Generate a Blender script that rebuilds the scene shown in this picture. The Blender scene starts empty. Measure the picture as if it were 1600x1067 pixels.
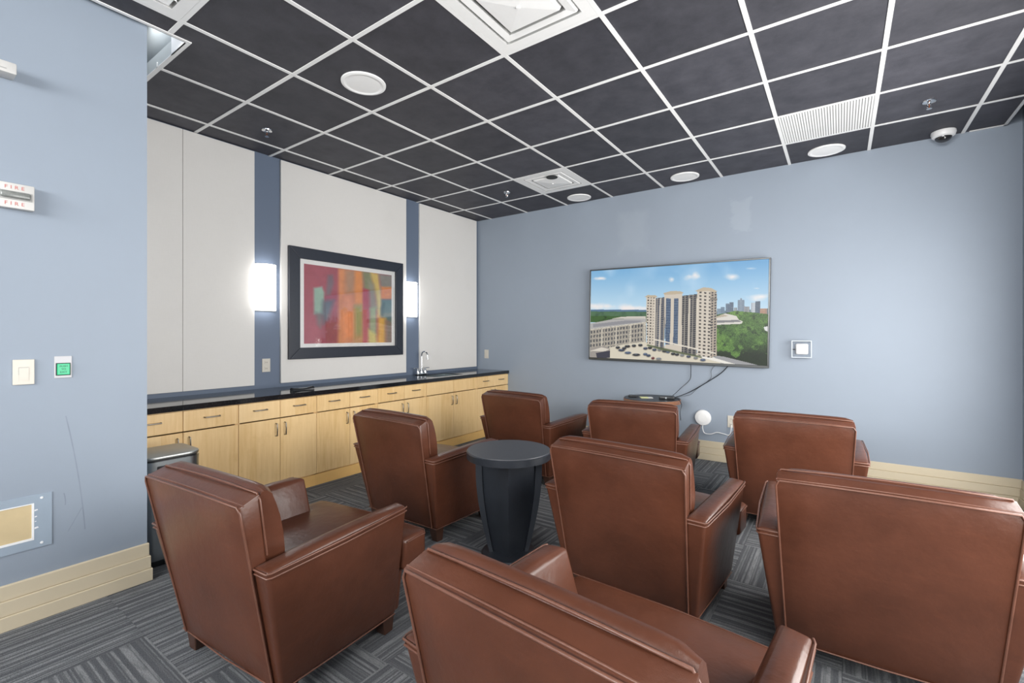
import bpy, bmesh, math, random
import numpy as np
from mathutils import Vector, Matrix
PI = math.pi
random.seed(7)
SC = bpy.context.scene
COL = SC.collection

# ------------------------------------------------------------------ camera
cam_d = bpy.data.cameras.new('camera')
cam = bpy.data.objects.new('camera', cam_d)
COL.objects.link(cam)
cam.location = (4.3131, -5.2420, 1.322)
cam.rotation_euler = (PI/2, 0, 0.6145)
cam_d.sensor_width = 36.0
cam_d.lens = 726.53/1600*36
cam_d.shift_y = -9.75/1600
cam_d.clip_start = 0.02
SC.camera = cam

# ------------------------------------------------------------------ world, lights, exposure
H = 2.975
wd = bpy.data.worlds.new('world')
SC.world = wd
wd.use_nodes = True
wd.node_tree.nodes['Background'].inputs[0].default_value = (0.8, 0.85, 0.9, 1)
wd.node_tree.nodes['Background'].inputs[1].default_value = 0.3
def area(name, loc, rot, sx, sy, power, col=(1, 1, 1)):
    l = bpy.data.lights.new(name, 'AREA')
    l.shape = 'RECTANGLE'; l.size = sx; l.size_y = sy
    l.energy = power; l.color = col
    o = bpy.data.objects.new(name, l); COL.objects.link(o)
    o.location = loc; o.rotation_euler = rot
    return o
# fill lamps added out of view to brighten the room
area('side_fill_light', (5.455, -2.05, 1.33), (0, PI/2, 0), 1.66, 2.42, 102, (1.0, 0.985, 0.96))     # pair of added fill lamps in the right wall, standing in for daylight
area('side_fill_light', (5.455, -4.00, 1.33), (0, PI/2, 0), 1.66, 1.36, 46, (1.0, 0.985, 0.96))
area('back_fill_light', (3.4, -8.9, 2.4), (PI/2, 0, 0), 3.5, 0.9, 225, (1.0, 0.985, 0.96))       # added unseen fill lamp high behind the camera
area('plenum_fill_light', (0.95, -4.24, 3.38), (0, 0, 0), 0.5, 0.12, 3.5)      # lamp added above the hung ceiling to brighten the notch at the partition end
area('overhead_fill_light', (4.6, -5.0, 2.95), (0, 0, 0), 0.6, 1.2, 16, (1.0, 0.98, 0.95))  # unseen overhead lamp added to balance the room brightness
SC.view_settings.view_transform = 'Standard'
SC.view_settings.look = 'None'
SC.view_settings.exposure = 0.40
SC.view_settings.gamma = 1.0
SC.view_settings.use_curve_mapping = False

# ------------------------------------------------------------------ materials
def s2l(c):
    return tuple((x/255/12.92 if x/255 <= .04045 else ((x/255+.055)/1.055)**2.4) for x in c)
class NT:
    def __init__(s, m): s.n = m.node_tree.nodes; s.l = m.node_tree.links
    def add(s, t, **k):
        x = s.n.new(t)
        for a, b in k.items():
            if a.startswith('i_'):
                key = a[2:]; key = int(key) if key.isdigit() else key
                s.put(x, key, b)
            else: setattr(x, a, b)
        return x
    def put(s, x, key, v):
        if isinstance(v, bpy.types.NodeSocket): s.l.new(v, x.inputs[key])
        else: x.inputs[key].default_value = v
    def math(s, op, a, b=None, c=None, clamp=False):
        x = s.add('ShaderNodeMath', operation=op); x.use_clamp = clamp
        for i, v in enumerate((a, b, c)):
            if v is not None: s.put(x, i, v)
        return x.outputs[0]
    def mix(s, f, a, b, mode='MIX'):
        x = s.add('ShaderNodeMix', data_type='RGBA', blend_type=mode)
        for k, v in ((0, f), (6, a), (7, b)):
            if isinstance(v, tuple) and len(v) == 3: v = v + (1,)
            s.put(x, k, v)
        return x.outputs[2]
    def noise(s, vec, scale, detail=3, rough=.5, dims='3D', w=None):
        x = s.add('ShaderNodeTexNoise', noise_dimensions=dims)
        if vec is not None: s.l.new(vec, x.inputs['Vector'])
        if w is not None: s.put(x, 'W', w)
        x.inputs['Scale'].default_value = scale; x.inputs['Detail'].default_value = detail
        x.inputs['Roughness'].default_value = rough
        return x.outputs['Fac']
    def ramp(s, f, stops, interp='LINEAR'):
        x = s.add('ShaderNodeValToRGB'); x.color_ramp.interpolation = interp
        e = x.color_ramp.elements
        while len(e) < len(stops): e.new(0.5)
        for i, (p, c) in enumerate(stops):
            e[i].position = p
            e[i].color = (c, c, c, 1) if isinstance(c, (int, float)) else tuple(c)+(1,)
        s.l.new(f, x.inputs[0]); return x.outputs[0]
    def mapping(s, vec, scale):
        x = s.add('ShaderNodeMapping'); s.l.new(vec, x.inputs[0]); x.inputs['Scale'].default_value = scale
        return x.outputs[0]
    def bump(s, h, strength, dist=.01):
        x = s.add('ShaderNodeBump'); s.l.new(h, x.inputs['Height'])
        x.inputs['Strength'].default_value = strength; x.inputs['Distance'].default_value = dist
        return x.outputs[0]
def new_mat(name):
    m = bpy.data.materials.new(name); m.use_nodes = True
    n = NT(m); return m, n, n.n['Principled BSDF']
def simple(name, col, rough=.5, metal=0, var=.06, scale=30, spec=.5, bump=0, emis=None, es=0, coat=0):
    m, n, b = new_mat(name)
    tc = n.add('ShaderNodeTexCoord')
    f = n.noise(tc.outputs['Object'], scale, 4, .6)
    k = n.math('MULTIPLY_ADD', f, 2*var, 1-var)
    c = n.mix(1.0, col, (1, 1, 1), 'MULTIPLY')
    g = n.add('ShaderNodeCombineColor'); [n.l.new(k, g.inputs[i]) for i in range(3)]
    n.l.new(g.outputs[0], c.node.inputs[7])
    n.l.new(c, b.inputs['Base Color'])
    b.inputs['Roughness'].default_value = rough; b.inputs['Metallic'].default_value = metal
    b.inputs['Specular IOR Level'].default_value = spec
    b.inputs['Coat Weight'].default_value = coat
    if bump: n.l.new(n.bump(f, bump, .004), b.inputs['Normal'])
    if emis:
        b.inputs['Emission Color'].default_value = tuple(emis)+(1,); b.inputs['Emission Strength'].default_value = es
    return m
M = {}
def wall_paint(name, col, patches=None, scratch=False, rough=.55):
    m, n, b = new_mat(name)
    tc = n.add('ShaderNodeTexCoord'); P = tc.outputs['Object']
    f = n.noise(P, 1.3, 4, .6); f2 = n.noise(P, 160, 2, .5)
    c = n.mix(f, tuple(x*.95 for x in col), tuple(min(1, x*1.05) for x in col))
    sx = n.add('ShaderNodeSeparateXYZ'); n.l.new(P, sx.inputs[0]); X, Y, Z = sx.outputs
    if patches:
        wob = n.math('MULTIPLY_ADD', n.noise(P, 9, 3, .6), .16, -.08)
        for (cx, cz, hx, hz, soft, amt, tint) in patches:
            dx = n.math('SUBTRACT', n.math('ABSOLUTE', n.math('SUBTRACT', X, cx)), hx)
            dz = n.math('SUBTRACT', n.math('ABSOLUTE', n.math('SUBTRACT', Z, cz)), hz)
            d = n.math('MAXIMUM', dx, dz)
            if soft > .02: d = n.math('ADD', d, wob)
            mk = n.math('MULTIPLY', n.math('MULTIPLY_ADD', d, -1/soft, .5, clamp=True), amt)
            c = n.mix(mk, c, tint)
    if scratch:   # long curved scuff and two short ones
        def line(y0, z0, y1, z1, y2, z2, w, amt):
            nonlocal c
            cf = np.polyfit([z0, z1, z2], [y0, y1, y2], 2)
            yy = n.math('MULTIPLY_ADD', n.math('MULTIPLY_ADD', Z, float(cf[0]), float(cf[1])), Z, float(cf[2]))
            d = n.math('ABSOLUTE', n.math('SUBTRACT', Y, yy))
            mk = n.math('MULTIPLY_ADD', d, -1/w, 1.0, clamp=True)
            inz = n.math('MULTIPLY', n.math('GREATER_THAN', Z, min(z0, z2)), n.math('LESS_THAN', Z, max(z0, z2)))
            mk = n.math('MULTIPLY', n.math('MULTIPLY', mk, inz), n.math('MULTIPLY', n.noise(P, 14, 3), amt))
            c = n.mix(mk, c, (.12, .14, .18))
        line(-4.648, .931, -4.604, .641, -4.578, .36, .0035, .9)
        line(-4.590, .47, -4.615, .42, -4.640, .37, .003, .8)
        line(-4.655, .56, -4.650, .53, -4.650, .50, .003, .8)
    n.l.new(c, b.inputs['Base Color'])
    b.inputs['Roughness'].default_value = rough
    b.inputs['Specular IOR Level'].default_value = .35
    n.l.new(n.bump(f2, .06, .002), b.inputs['Normal'])
    return m
BLUE = (.275, .320, .382)
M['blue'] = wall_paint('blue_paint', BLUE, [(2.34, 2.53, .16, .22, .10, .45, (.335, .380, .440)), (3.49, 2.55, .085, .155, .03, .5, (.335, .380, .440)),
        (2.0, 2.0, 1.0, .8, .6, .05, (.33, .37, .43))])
M['blue_scuffed'] = wall_paint('blue_paint_scuffed', BLUE, None, True)
M['blue_dark'] = wall_paint('darker_blue', (.135, .172, .240))  # cabinet wall set to a darker blue than the television wall
M['plenum'] = simple('dark_plenum', (.06, .075, .095), .8)
M['cream'] = simple('cream_trim_paint', (.60, .52, .38), .45, var=.03, scale=8)
M['bright_white'] = simple('bright_white_grille', (.93, .93, .92), .5, var=.01)
M['plate_grey'] = simple('satin_aluminium_plate', (.50, .50, .52), .4, var=.04)
M['strobe_white'] = simple('warm_white_housing', (.60, .59, .57), .4, var=.03)
M['white'] = simple('white_painted_metal', (.86, .86, .85), .4, var=.02)
M['white_plastic'] = simple('white_plastic', (.80, .80, .80), .35, var=.02)
M['ivory'] = simple('ivory_plastic', (.60, .56, .49), .35, var=.02)
M['duct'] = simple('grey_duct', (.42, .45, .45), .5, var=.03)
M['slot'] = simple('dark_slot', (.03, .03, .03), .6)
M['greyslot'] = simple('shadowed_vent_throat', (.36, .36, .35), .6)
M['chrome'] = simple('chrome', (.78, .79, .80), .08, 1, var=.02)
M['nickel'] = simple('satin_nickel_pull', (.30, .28, .25), .32, 1, var=.05)
M['steel'] = simple('brushed_steel', (.42, .46, .48), .30, 1, var=.05, scale=60)
M['steel_lid'] = simple('brushed_steel_lid', (.36, .37, .36), .42, 1, var=.05)
M['black_plastic'] = simple('black_plastic', (.012, .013, .015), .3, var=.1)
M['tv_frame'] = simple('dark_tv_bezel', (.10, .105, .105), .32, .7, var=.05)
M['frame_navy'] = simple('navy_black_frame', (.022, .027, .040), .35, var=.15, scale=40)
M['mat_board'] = simple('white_mat_board', (.82, .81, .79), .7, var=.02)
M['tan_board'] = simple('raw_tan_board', (.58, .46, .27), .7, var=.12, scale=9)
M['patch_grey'] = simple('painted_steel_plate', (.30, .365, .44), .5, var=.06, scale=12)
M['plaster'] = simple('white_plaster_chip', (.80, .81, .82), .7, var=.05)
M['paper'] = simple('yellow_note_paper', (.80, .82, .42), .6)
M['paper_white'] = simple('white_note_paper', (.85, .85, .82), .6)
M['green_lit'] = simple('green_lit_button', (.005, .20, .09), .3, emis=(.0, .50, .22), es=.55)
M['red_print'] = simple('red_print', (.52, .13, .11), .6)
M['dark_print'] = simple('dark_print', (.02, .10, .07), .6)
M['lens_dark'] = simple('smoked_dome', (.02, .02, .022), .06, coat=.5)
M['brass'] = simple('copper_bulb', (.55, .20, .10), .3, .8)
M['leg_wood'] = simple('dark_walnut_leg', (.050, .022, .014), .35, var=.25, scale=25)
M['table_black'] = simple('black_stained_table', (.017, .020, .026), .36, var=.22, scale=14, bump=.03)
M['table_top'] = simple('worn_black_table_top', (.045, .047, .054), .42, var=.12, scale=10)
M['rim_wood'] = simple('worn_copper_brown_rim', (.26, .115, .06), .4, var=.5, scale=9)
M['frosted_edge'] = simple('frosted_acrylic_edge', (.52, .57, .63), .25, var=.03)
M['strobe_lens'] = simple('grey_strobe_lens', (.20, .21, .20), .2, var=.5, scale=90)

def ceiling_tile_mat():
    m, n, b = new_mat('black_painted_ceiling_tile')
    tc = n.add('ShaderNodeTexCoord'); oi = n.add('ShaderNodeObjectInfo')
    v = n.add('ShaderNodeVectorMath', operation='ADD'); n.l.new(tc.outputs['Object'], v.inputs[0])
    cb = n.add('ShaderNodeCombineXYZ'); n.l.new(n.math('MULTIPLY', oi.outputs['Random'], 60), cb.inputs[0]); n.l.new(cb.outputs[0], v.inputs[1])
    P = v.outputs[0]
    f = n.noise(P, 5, 6, .7); g = n.noise(n.mapping(P, (10, 30, 10)), 3, 4, .7); s = n.noise(P, 240, 2, .6)
    c = n.mix(n.ramp(f, [(.3, 0), (.72, 1)]), (.040, .040, .050), (.079, .078, .094))
    c = n.mix(n.ramp(g, [(.62, 0), (.80, .35)]), c, (.15, .15, .16))
    k = n.math('MULTIPLY_ADD', oi.outputs['Random'], .35, .80)
    gg = n.add('ShaderNodeCombineColor'); [n.l.new(k, gg.inputs[i]) for i in range(3)]
    c = n.mix(1.0, c, gg.outputs[0], 'MULTIPLY')
    n.l.new(c, b.inputs['Base Color']); b.inputs['Roughness'].default_value = .6
    b.inputs['Specular IOR Level'].default_value = .4
    n.l.new(n.bump(s, .35, .003), b.inputs['Normal'])
    return m
M['tile'] = ceiling_tile_mat()

def carpet_mat():
    m, n, b = new_mat('charcoal_striped_carpet')
    tc = n.add('ShaderNodeTexCoord'); oi = n.add('ShaderNodeObjectInfo')
    P = tc.outputs['Object']
    sx = n.add('ShaderNodeSeparateXYZ'); n.l.new(P, sx.inputs[0])
    w = n.math('ADD', sx.outputs[0], n.math('MULTIPLY', oi.outputs['Random'], 37))
    wob = n.math('MULTIPLY_ADD', n.noise(P, 14, 3, .6), .005, 0)
    w = n.math('ADD', w, wob)
    a = n.noise(None, 34, 2.0, .55, '1D', w)
    a2 = n.noise(None, 70, 0, .5, '1D', w)
    st = n.ramp(a, [(.46, 0), (.53, .35), (.60, 1)])
    st2 = n.ramp(a2, [(.58, 0), (.68, .8)])
    brk = n.ramp(n.noise(n.mapping(P, (30, 5, 5)), 2.0, 4, .7), [(.32, .25), (.55, 1)])
    s = n.math('MULTIPLY', n.math('MAXIMUM', st, st2), brk)
    fine = n.noise(P, 190, 3, .75)
    c = n.mix(s, (.094, .099, .108), (.225, .232, .240))
    k = n.math('MULTIPLY_ADD', fine, 1.5, .25)
    gg = n.add('ShaderNodeCombineColor'); [n.l.new(k, gg.inputs[i]) for i in range(3)]
    c = n.mix(1.0, c, gg.outputs[0], 'MULTIPLY')
    n.l.new(c, b.inputs['Base Color']); b.inputs['Roughness'].default_value = .95
    b.inputs['Specular IOR Level'].default_value = .1
    n.l.new(n.bump(fine, .7, .006), b.inputs['Normal'])
    return m
M['carpet'] = carpet_mat()

def leather_mat(name, base, lift=1.0, rough=.33):
    m, n, b = new_mat(name)
    tc = n.add('ShaderNodeTexCoord'); oi = n.add('ShaderNodeObjectInfo')
    P = tc.outputs['Object']
    f = n.noise(P, 4, 5, .65); g = n.noise(P, 420, 2, .5); h = n.noise(n.mapping(P, (3, 3, 14)), 2.5, 5, .7)
    lo = tuple(x*.80 for x in base); hi = tuple(x*1.22 for x in base)
    c = n.mix(n.ramp(f, [(.3, 0), (.7, 1)]), lo, hi)
    c = n.mix(n.ramp(h, [(.55, 0), (.85, .30)]), c, (base[0]*1.9, base[1]*1.9, base[2]*1.9))
    k = n.math('MULTIPLY_ADD', oi.outputs['Random'], .16, .92)
    gg = n.add('ShaderNodeCombineColor'); [n.l.new(k, gg.inputs[i]) for i in range(3)]
    c = n.mix(1.0, c, gg.outputs[0], 'MULTIPLY')
    n.l.new(c, b.inputs['Base Color'])
    n.l.new(n.math('MULTIPLY_ADD', f, .18, rough-.09), b.inputs['Roughness'])
    b.inputs['Specular IOR Level'].default_value = .45
    big = n.noise(P, 14, 3, .6)
    hh = n.math('MULTIPLY_ADD', g, .08, n.math('MULTIPLY', big, .9))
    n.l.new(n.bump(hh, .22, .012), b.inputs['Normal'])
    return m
M['leather'] = leather_mat('brown_leather', (.082, .0275, .0145))
M['welt'] = leather_mat('worn_leather_welt', (.135, .058, .038), rough=.34)

def maple_mat():
    m, n, b = new_mat('honey_maple_veneer')
    tc = n.add('ShaderNodeTexCoord'); oi = n.add('ShaderNodeObjectInfo')
    v = n.add('ShaderNodeVectorMath', operation='ADD'); n.l.new(tc.outputs['Object'], v.inputs[0])
    cb = n.add('ShaderNodeCombineXYZ'); r = oi.outputs['Random']
    n.l.new(n.math('MULTIPLY', r, 50), cb.inputs[1]); n.l.new(n.math('MULTIPLY', r, 20), cb.inputs[2]); n.l.new(cb.outputs[0], v.inputs[1])
    P = v.outputs[0]
    g = n.noise(n.mapping(P, (20, 30, 2.2)), 1.6, 5, .65)
    f = n.noise(P, 7, 4, .7)
    sx = n.add('ShaderNodeSeparateXYZ'); n.l.new(P, sx.inputs[0])
    leaf = n.add('ShaderNodeTexWhiteNoise', noise_dimensions='1D'); n.put(leaf, 'W', n.math('FLOOR', n.math('MULTIPLY', sx.outputs[1], 5.2)))
    c = n.mix(n.ramp(g, [(.3, 0), (.7, 1)]), (.74, .47, .19), (.88, .61, .30))
    c = n.mix(n.ramp(f, [(.55, 0), (.8, .45)]), c, (.58, .33, .10))
    c = n.mix(n.math('MULTIPLY', leaf.outputs['Value'], .60), c, (.92, .67, .36))
    n.l.new(c, b.inputs['Base Color']); b.inputs['Roughness'].default_value = .38
    b.inputs['Coat Weight'].default_value = .15
    return m
M['maple'] = maple_mat()
M['maple_edge'] = simple('maple_toe_board', (.86, .53, .19), .45, var=.10, scale=6)

def granite_mat():
    m, n, b = new_mat('polished_black_granite')
    tc = n.add('ShaderNodeTexCoord'); P = tc.outputs['Object']
    v = n.add('ShaderNodeTexVoronoi'); n.l.new(P, v.inputs['Vector']); v.inputs['Scale'].default_value = 260
    f = n.noise(P, 120, 3, .7)
    c = n.mix(n.ramp(f, [(.60, 0), (.72, 1)]), (.010, .011, .013), (.085, .09, .10))
    n.l.new(c, b.inputs['Base Color']); b.inputs['Roughness'].default_value = .09
    b.inputs['Specular IOR Level'].default_value = .7
    return m
M['granite'] = granite_mat()

def fabric_panel_mat():
    m, n, b = new_mat('off_white_wall_fabric')
    tc = n.add('ShaderNodeTexCoord'); P = tc.outputs['Object']
    f = n.noise(n.mapping(P, (1, 60, 4)), 4, 4, .6); g = n.noise(n.mapping(P, (1, 4, 90)), 4, 3, .6); s = n.noise(P, 1.6, 4, .6)
    c = n.mix(n.math('MULTIPLY', n.math('ADD', f, g), .5), (.70, .68, .65), (.79, .77, .74))
    c = n.mix(n.ramp(s, [(.5, 0), (.8, .15)]), c, (.55, .53, .50))
    n.l.new(c, b.inputs['Base Color']); b.inputs['Roughness'].default_value = .85
    n.l.new(n.bump(f, .12, .002), b.inputs['Normal'])
    return m
M['fabric'] = fabric_panel_mat()

def glow_mat(name, col, strength):
    m, n, b = new_mat(name)
    b.inputs['Base Color'].default_value = (.9, .9, .9, 1); b.inputs['Roughness'].default_value = .4
    b.inputs['Emission Color'].default_value = tuple(col)+(1,); b.inputs['Emission Strength'].default_value = strength
    return m
M['sconce_glass'] = glow_mat('lit_frosted_glass', (1, .985, .96), 5.5)
def clear_mat(name, ior=1.45, tint=(1, 1, 1), extra=0.0):
    m = bpy.data.materials.new(name); m.use_nodes = True; n = NT(m)
    n.n.remove(n.n['Principled BSDF']); out = n.n['Material Output']
    t = n.add('ShaderNodeBsdfTransparent'); t.inputs[0].default_value = tuple(tint)+(1,)
    g = n.add('ShaderNodeBsdfGlossy'); g.inputs['Roughness'].default_value = .03
    fr = n.add('ShaderNodeFresnel'); fr.inputs[0].default_value = ior
    mx = n.add('ShaderNodeMixShader')
    fac = n.math('ADD', fr.outputs[0], extra, clamp=True)
    n.l.new(fac, mx.inputs[0]); n.l.new(t.outputs[0], mx.inputs[1]); n.l.new(g.outputs[0], mx.inputs[2])
    n.l.new(mx.outputs[0], out.inputs[0])
    return m
M['glass'] = clear_mat('picture_glass', 1.45, extra=.02)
M['acrylic'] = clear_mat('clear_acrylic', 1.18, (1, 1, 1), .01)
def attr_mat(name, emis=0, rough=.3, base=True):
    m, n, b = new_mat(name)
    a = n.add('ShaderNodeAttribute', attribute_name='Col')
    if base: n.l.new(a.outputs['Color'], b.inputs['Base Color'])
    else: b.inputs['Base Color'].default_value = (.01, .01, .01, 1)
    if emis:
        n.l.new(a.outputs['Color'], b.inputs['Emission Color']); b.inputs['Emission Strength'].default_value = emis
    b.inputs['Roughness'].default_value = rough
    return m
M['screen'] = attr_mat('lit_tv_picture', .80, .35, False)
M['screen'].node_tree.nodes['Principled BSDF'].inputs['Specular IOR Level'].default_value = .25
M['print'] = attr_mat('abstract_print', 0, .6)

# ------------------------------------------------------------------ mesh helpers
def hexa(bm, p):   # p: 8 points, bottom ring 0-3 then top ring 4-7 (same order)
    v = [bm.verts.new(q) for q in p]
    for f in ((3, 2, 1, 0), (4, 5, 6, 7), (0, 1, 5, 4), (1, 2, 6, 5), (2, 3, 7, 6), (3, 0, 4, 7)):
        bm.faces.new([v[i] for i in f])
    return v
def box(bm, x0, x1, y0, y1, z0, z1):
    return hexa(bm, [(x0, y0, z0), (x1, y0, z0), (x1, y1, z0), (x0, y1, z0), (x0, y0, z1), (x1, y0, z1), (x1, y1, z1), (x0, y1, z1)])
def bevel(bm, off, seg=3, ang=.6, convex=False):
    bm.normal_update()
    es = [e for e in bm.edges if len(e.link_faces) == 2 and e.calc_face_angle(0) > ang and (e.is_convex or not convex)]
    if es: bmesh.ops.bevel(bm, geom=es, offset=off, offset_type='OFFSET', segments=seg, profile=.5, affect='EDGES', clamp_overlap=True)
def tube(bm, pts, r, seg=8, closed=False):
    pts = [Vector(p) for p in pts]; n = len(pts); rings = []
    up = Vector((0, 0, 1)); prev = None
    for i in range(n):
        if closed: t = pts[(i+1) % n]-pts[i-1]
        else: t = pts[min(i+1, n-1)]-pts[max(i-1, 0)]
        t.normalize()
        if prev is None:
            a = t.cross(up)
            if a.length < .1: a = t.cross(Vector((1, 0, 0)))
        else: a = prev-t*prev.dot(t)
        a.normalize(); prev = a; b = t.cross(a)
        rr = r[i] if isinstance(r, (list, tuple)) else r
        rings.append([bm.verts.new(pts[i]+(a*math.cos(2*PI*k/seg)+b*math.sin(2*PI*k/seg))*rr) for k in range(seg)])
    for i in range(n if closed else n-1):
        A, B = rings[i], rings[(i+1) % n]
        for k in range(seg): bm.faces.new((A[k], A[(k+1) % seg], B[(k+1) % seg], B[k]))
    if not closed:
        bm.faces.new(rings[0][::-1]); bm.faces.new(rings[-1])
def lathe(bm, prof, c=(0, 0, 0), seg=32, axis='z', mx=None):
    rings = []
    for (r, z) in prof:
        ring = []
        for k in range(seg):
            a = 2*PI*k/seg
            p = Vector((r*math.cos(a), r*math.sin(a), z))
            if axis == 'x': p = Vector((p.z, p.x, p.y))
            if axis == 'y': p = Vector((p.x, -p.z, p.y))
            ring.append(bm.verts.new(p+Vector(c)))
        rings.append(ring)
    for A, B in zip(rings, rings[1:]):
        for k in range(seg): bm.faces.new((A[k], A[(k+1) % seg], B[(k+1) % seg], B[k]))
    bm.faces.new(rings[0][::-1]); bm.faces.new(rings[-1])
def curve(pts, n=8):   # catmull-rom
    P = [Vector(p) for p in pts]; P = [P[0]*2-P[1]]+P+[P[-1]*2-P[-2]]; out = []
    for i in range(1, len(P)-2):
        a, b, c, d = P[i-1:i+3]
        for k in range(n):
            t = k/n
            out.append(.5*((2*b)+(c-a)*t+(2*a-5*b+4*c-d)*t*t+(3*b-a-3*c+d)*t**3))
    out.append(P[-2]); return out
def obj(name, bm, mat, parent=None, smooth=None, world=False):
    bmesh.ops.recalc_face_normals(bm, faces=bm.faces)
    if world and parent is not None:
        base = parent.parent.location+parent.location if parent.parent else parent.location
        bmesh.ops.translate(bm, verts=bm.verts, vec=-base)
    me = bpy.data.meshes.new(name); bm.to_mesh(me); bm.free()
    me.materials.append(mat)
    if smooth is not None:
        me.polygons.foreach_set('use_smooth', [True]*len(me.polygons))
        me.set_sharp_from_angle(angle=smooth)
    o = bpy.data.objects.new(name, me); COL.objects.link(o)
    if parent: o.parent = parent
    return o
def tag(o, label=None, cat=None, group=None, kind=None):
    if label: o['label'] = label
    if cat: o['category'] = cat
    if group: o['group'] = group
    if kind: o['kind'] = kind
    return o
def thing(name, label, cat, loc=(0, 0, 0), rz=0, group=None):
    o = bpy.data.objects.new(name, None); COL.objects.link(o)
    o.empty_display_size = .1
    o.location = loc; o.rotation_euler = (0, 0, rz)
    return tag(o, label, cat, group)
def struct(name, bm, mat, label=None):
    o = obj(name, bm, mat); o['kind'] = 'structure'
    if label: o['label'] = label
    return o
def B(*a, bev=0, seg=2):
    bm = bmesh.new(); box(bm, *a)
    if bev: bevel(bm, bev, seg)
    return bm
def kids(o): return [c for c in bpy.data.objects if c.parent == o]
def dup(root, loc, rz, label):
    r = root.copy(); COL.objects.link(r); r.location = loc; r.rotation_euler = (0, 0, rz); r['label'] = label
    for ch in kids(root):
        c = ch.copy(); COL.objects.link(c); c.parent = r
        for g in kids(ch):
            d = g.copy(); COL.objects.link(d); d.parent = c
    return r

# ------------------------------------------------------------------ room shell
ZT = 3.45      # top of the plenum above the hung ceiling
RX = 5.472; PX = 1.25; PY = -4.325; BACK = -9.0
bm = bmesh.new(); box(bm, -.15, RX+.15, BACK-.15, .15, -.16, -.008)
floor = struct('floor', bm, M['carpet'], 'charcoal striped carpet tiles laid quarter-turn')
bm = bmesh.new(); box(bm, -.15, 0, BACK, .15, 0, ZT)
wall_left = struct('wall_left', bm, M['blue_dark'], 'darker blue wall behind the cabinets with off-white panels')
bm = bmesh.new(); box(bm, 0, RX+.15, 0, .15, 0, ZT)
wall_back = struct('wall_back', bm, M['blue'], 'pale blue wall carrying the television')
WY0, WY1, WZ0, WZ1, WM = -4.75, -0.80, .48, 2.18, -3.30
bm = bmesh.new()
box(bm, RX, RX+.15, BACK, WY0, 0, ZT); box(bm, RX, RX+.15, WY1, 0, 0, ZT); box(bm, RX, RX+.15, WY0, WY1, 0, WZ0); box(bm, RX, RX+.15, WY0, WY1, WZ1, ZT)
struct('wall_right', bm, M['blue'], 'pale blue wall at the right edge')
bm = bmesh.new()
for q in ((WY0, WY0+.05, WZ0, WZ1), (WY1-.05, WY1, WZ0, WZ1), (WY0, WY1, WZ0, WZ0+.05), (WY0, WY1, WZ1-.05, WZ1), (WM-.025, WM+.025, WZ0, WZ1)):
    box(bm, RX+.02, RX+.09, *q)
win = struct('added_window_1', bm, M['white'], 'white framed window added to the right wall around the fill lamps')  # unseen window, added as a surround for the side fill lamps
for (p, q) in ((WY0+.05, WM-.025), (WM+.025, WY1-.05)):
    obj('pane', B(RX+.05, RX+.055, p, q, WZ0+.05, WZ1-.05), M['glass'], win)
bm = bmesh.new(); box(bm, -.15, RX+.15, BACK-.15, BACK, 0, ZT)
struct('wall_front', bm, M['blue'], 'pale blue wall behind the camera')
bm = bmesh.new(); box(bm, .02, PX, BACK, PY, 0, ZT)
struct('wall_partition', bm, M['blue_scuffed'], 'pale blue partition wall with scuff marks at left')

# carpet tiles, quarter-turned
TS = .5
tile_me = None
ia = 0
for a in range(-4, 8):
    for b_ in range(-9, 5):
        x0 = max(1.82+a*TS, .0); x1 = min(1.82+(a+1)*TS, RX); y0 = -2.5+b_*TS; y1 = min(y0+TS, 0)
        if x1-x0 < .02 or y1-y0 < .02: continue
        if x1 <= PX and y1 <= PY-.01: continue
        if y1 > PY and y0 < PY and x0 < PX: pass
        full = abs(x1-x0-TS) < 1e-4 and abs(y1-y0-TS) < 1e-4
        if full and tile_me: o = bpy.data.objects.new('carpet_tile', tile_me); COL.objects.link(o); o.parent = floor
        else:
            hx, hy = (x1-x0)/2-.0006, (y1-y0)/2-.0006
            even = (a+b_) % 2 == 0 or (a < 0 and b_ <= -4)
            if not even: hx, hy = hy, hx
            o = obj('carpet_tile', B(-hx, hx, -hy, hy, -.008, 0), M['carpet'], floor)
            if full: tile_me = o.data
        o.location = ((x0+x1)/2, (y0+y1)/2, 0)
        o.rotation_euler = (0, 0, 0 if ((a+b_) % 2 == 0 or (a < 0 and b_ <= -4)) else PI/2)

# hung ceiling: slab above, grid runners and separate dark tiles
GX = [.2535+.61*k for k in range(9)]; GY = [-(.5805+.61*k) for k in range(9)]
XR = 5.39; NX = 1.29; NY = -4.16; YC = -5.6
bm = bmesh.new()
box(bm, 0, RX, BACK, 0, ZT, ZT+.1)                # deck over the plenum
ceiling = struct('ceiling', bm, M['plenum'], 'hung ceiling of black painted tiles in a white grid')
bm = bmesh.new(); box(bm, PX+.04, RX, BACK, YC, H, H+.02)
obj('ceiling_panel', bm, M['white'], ceiling)
W = .0125
def runner(x0, x1, y0, y1):
    bm = bmesh.new(); box(bm, x0, x1, y0, y1, H, H+.004)
    if x1-x0 > y1-y0: box(bm, x0, x1, (y0+y1)/2-.003, (y0+y1)/2+.003, H+.004, H+.035)
    else: box(bm, (x0+x1)/2-.003, (x0+x1)/2+.003, y0, y1, H+.004, H+.035)
    obj('grid_runner', bm, M['white'], ceiling)
for i, x in enumerate(GX):
    runner(x-W, x+W, NY if x < NX else YC, -.002)
xs = [0.0]+GX+[XR]; ys = [0.0]+GY
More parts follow.
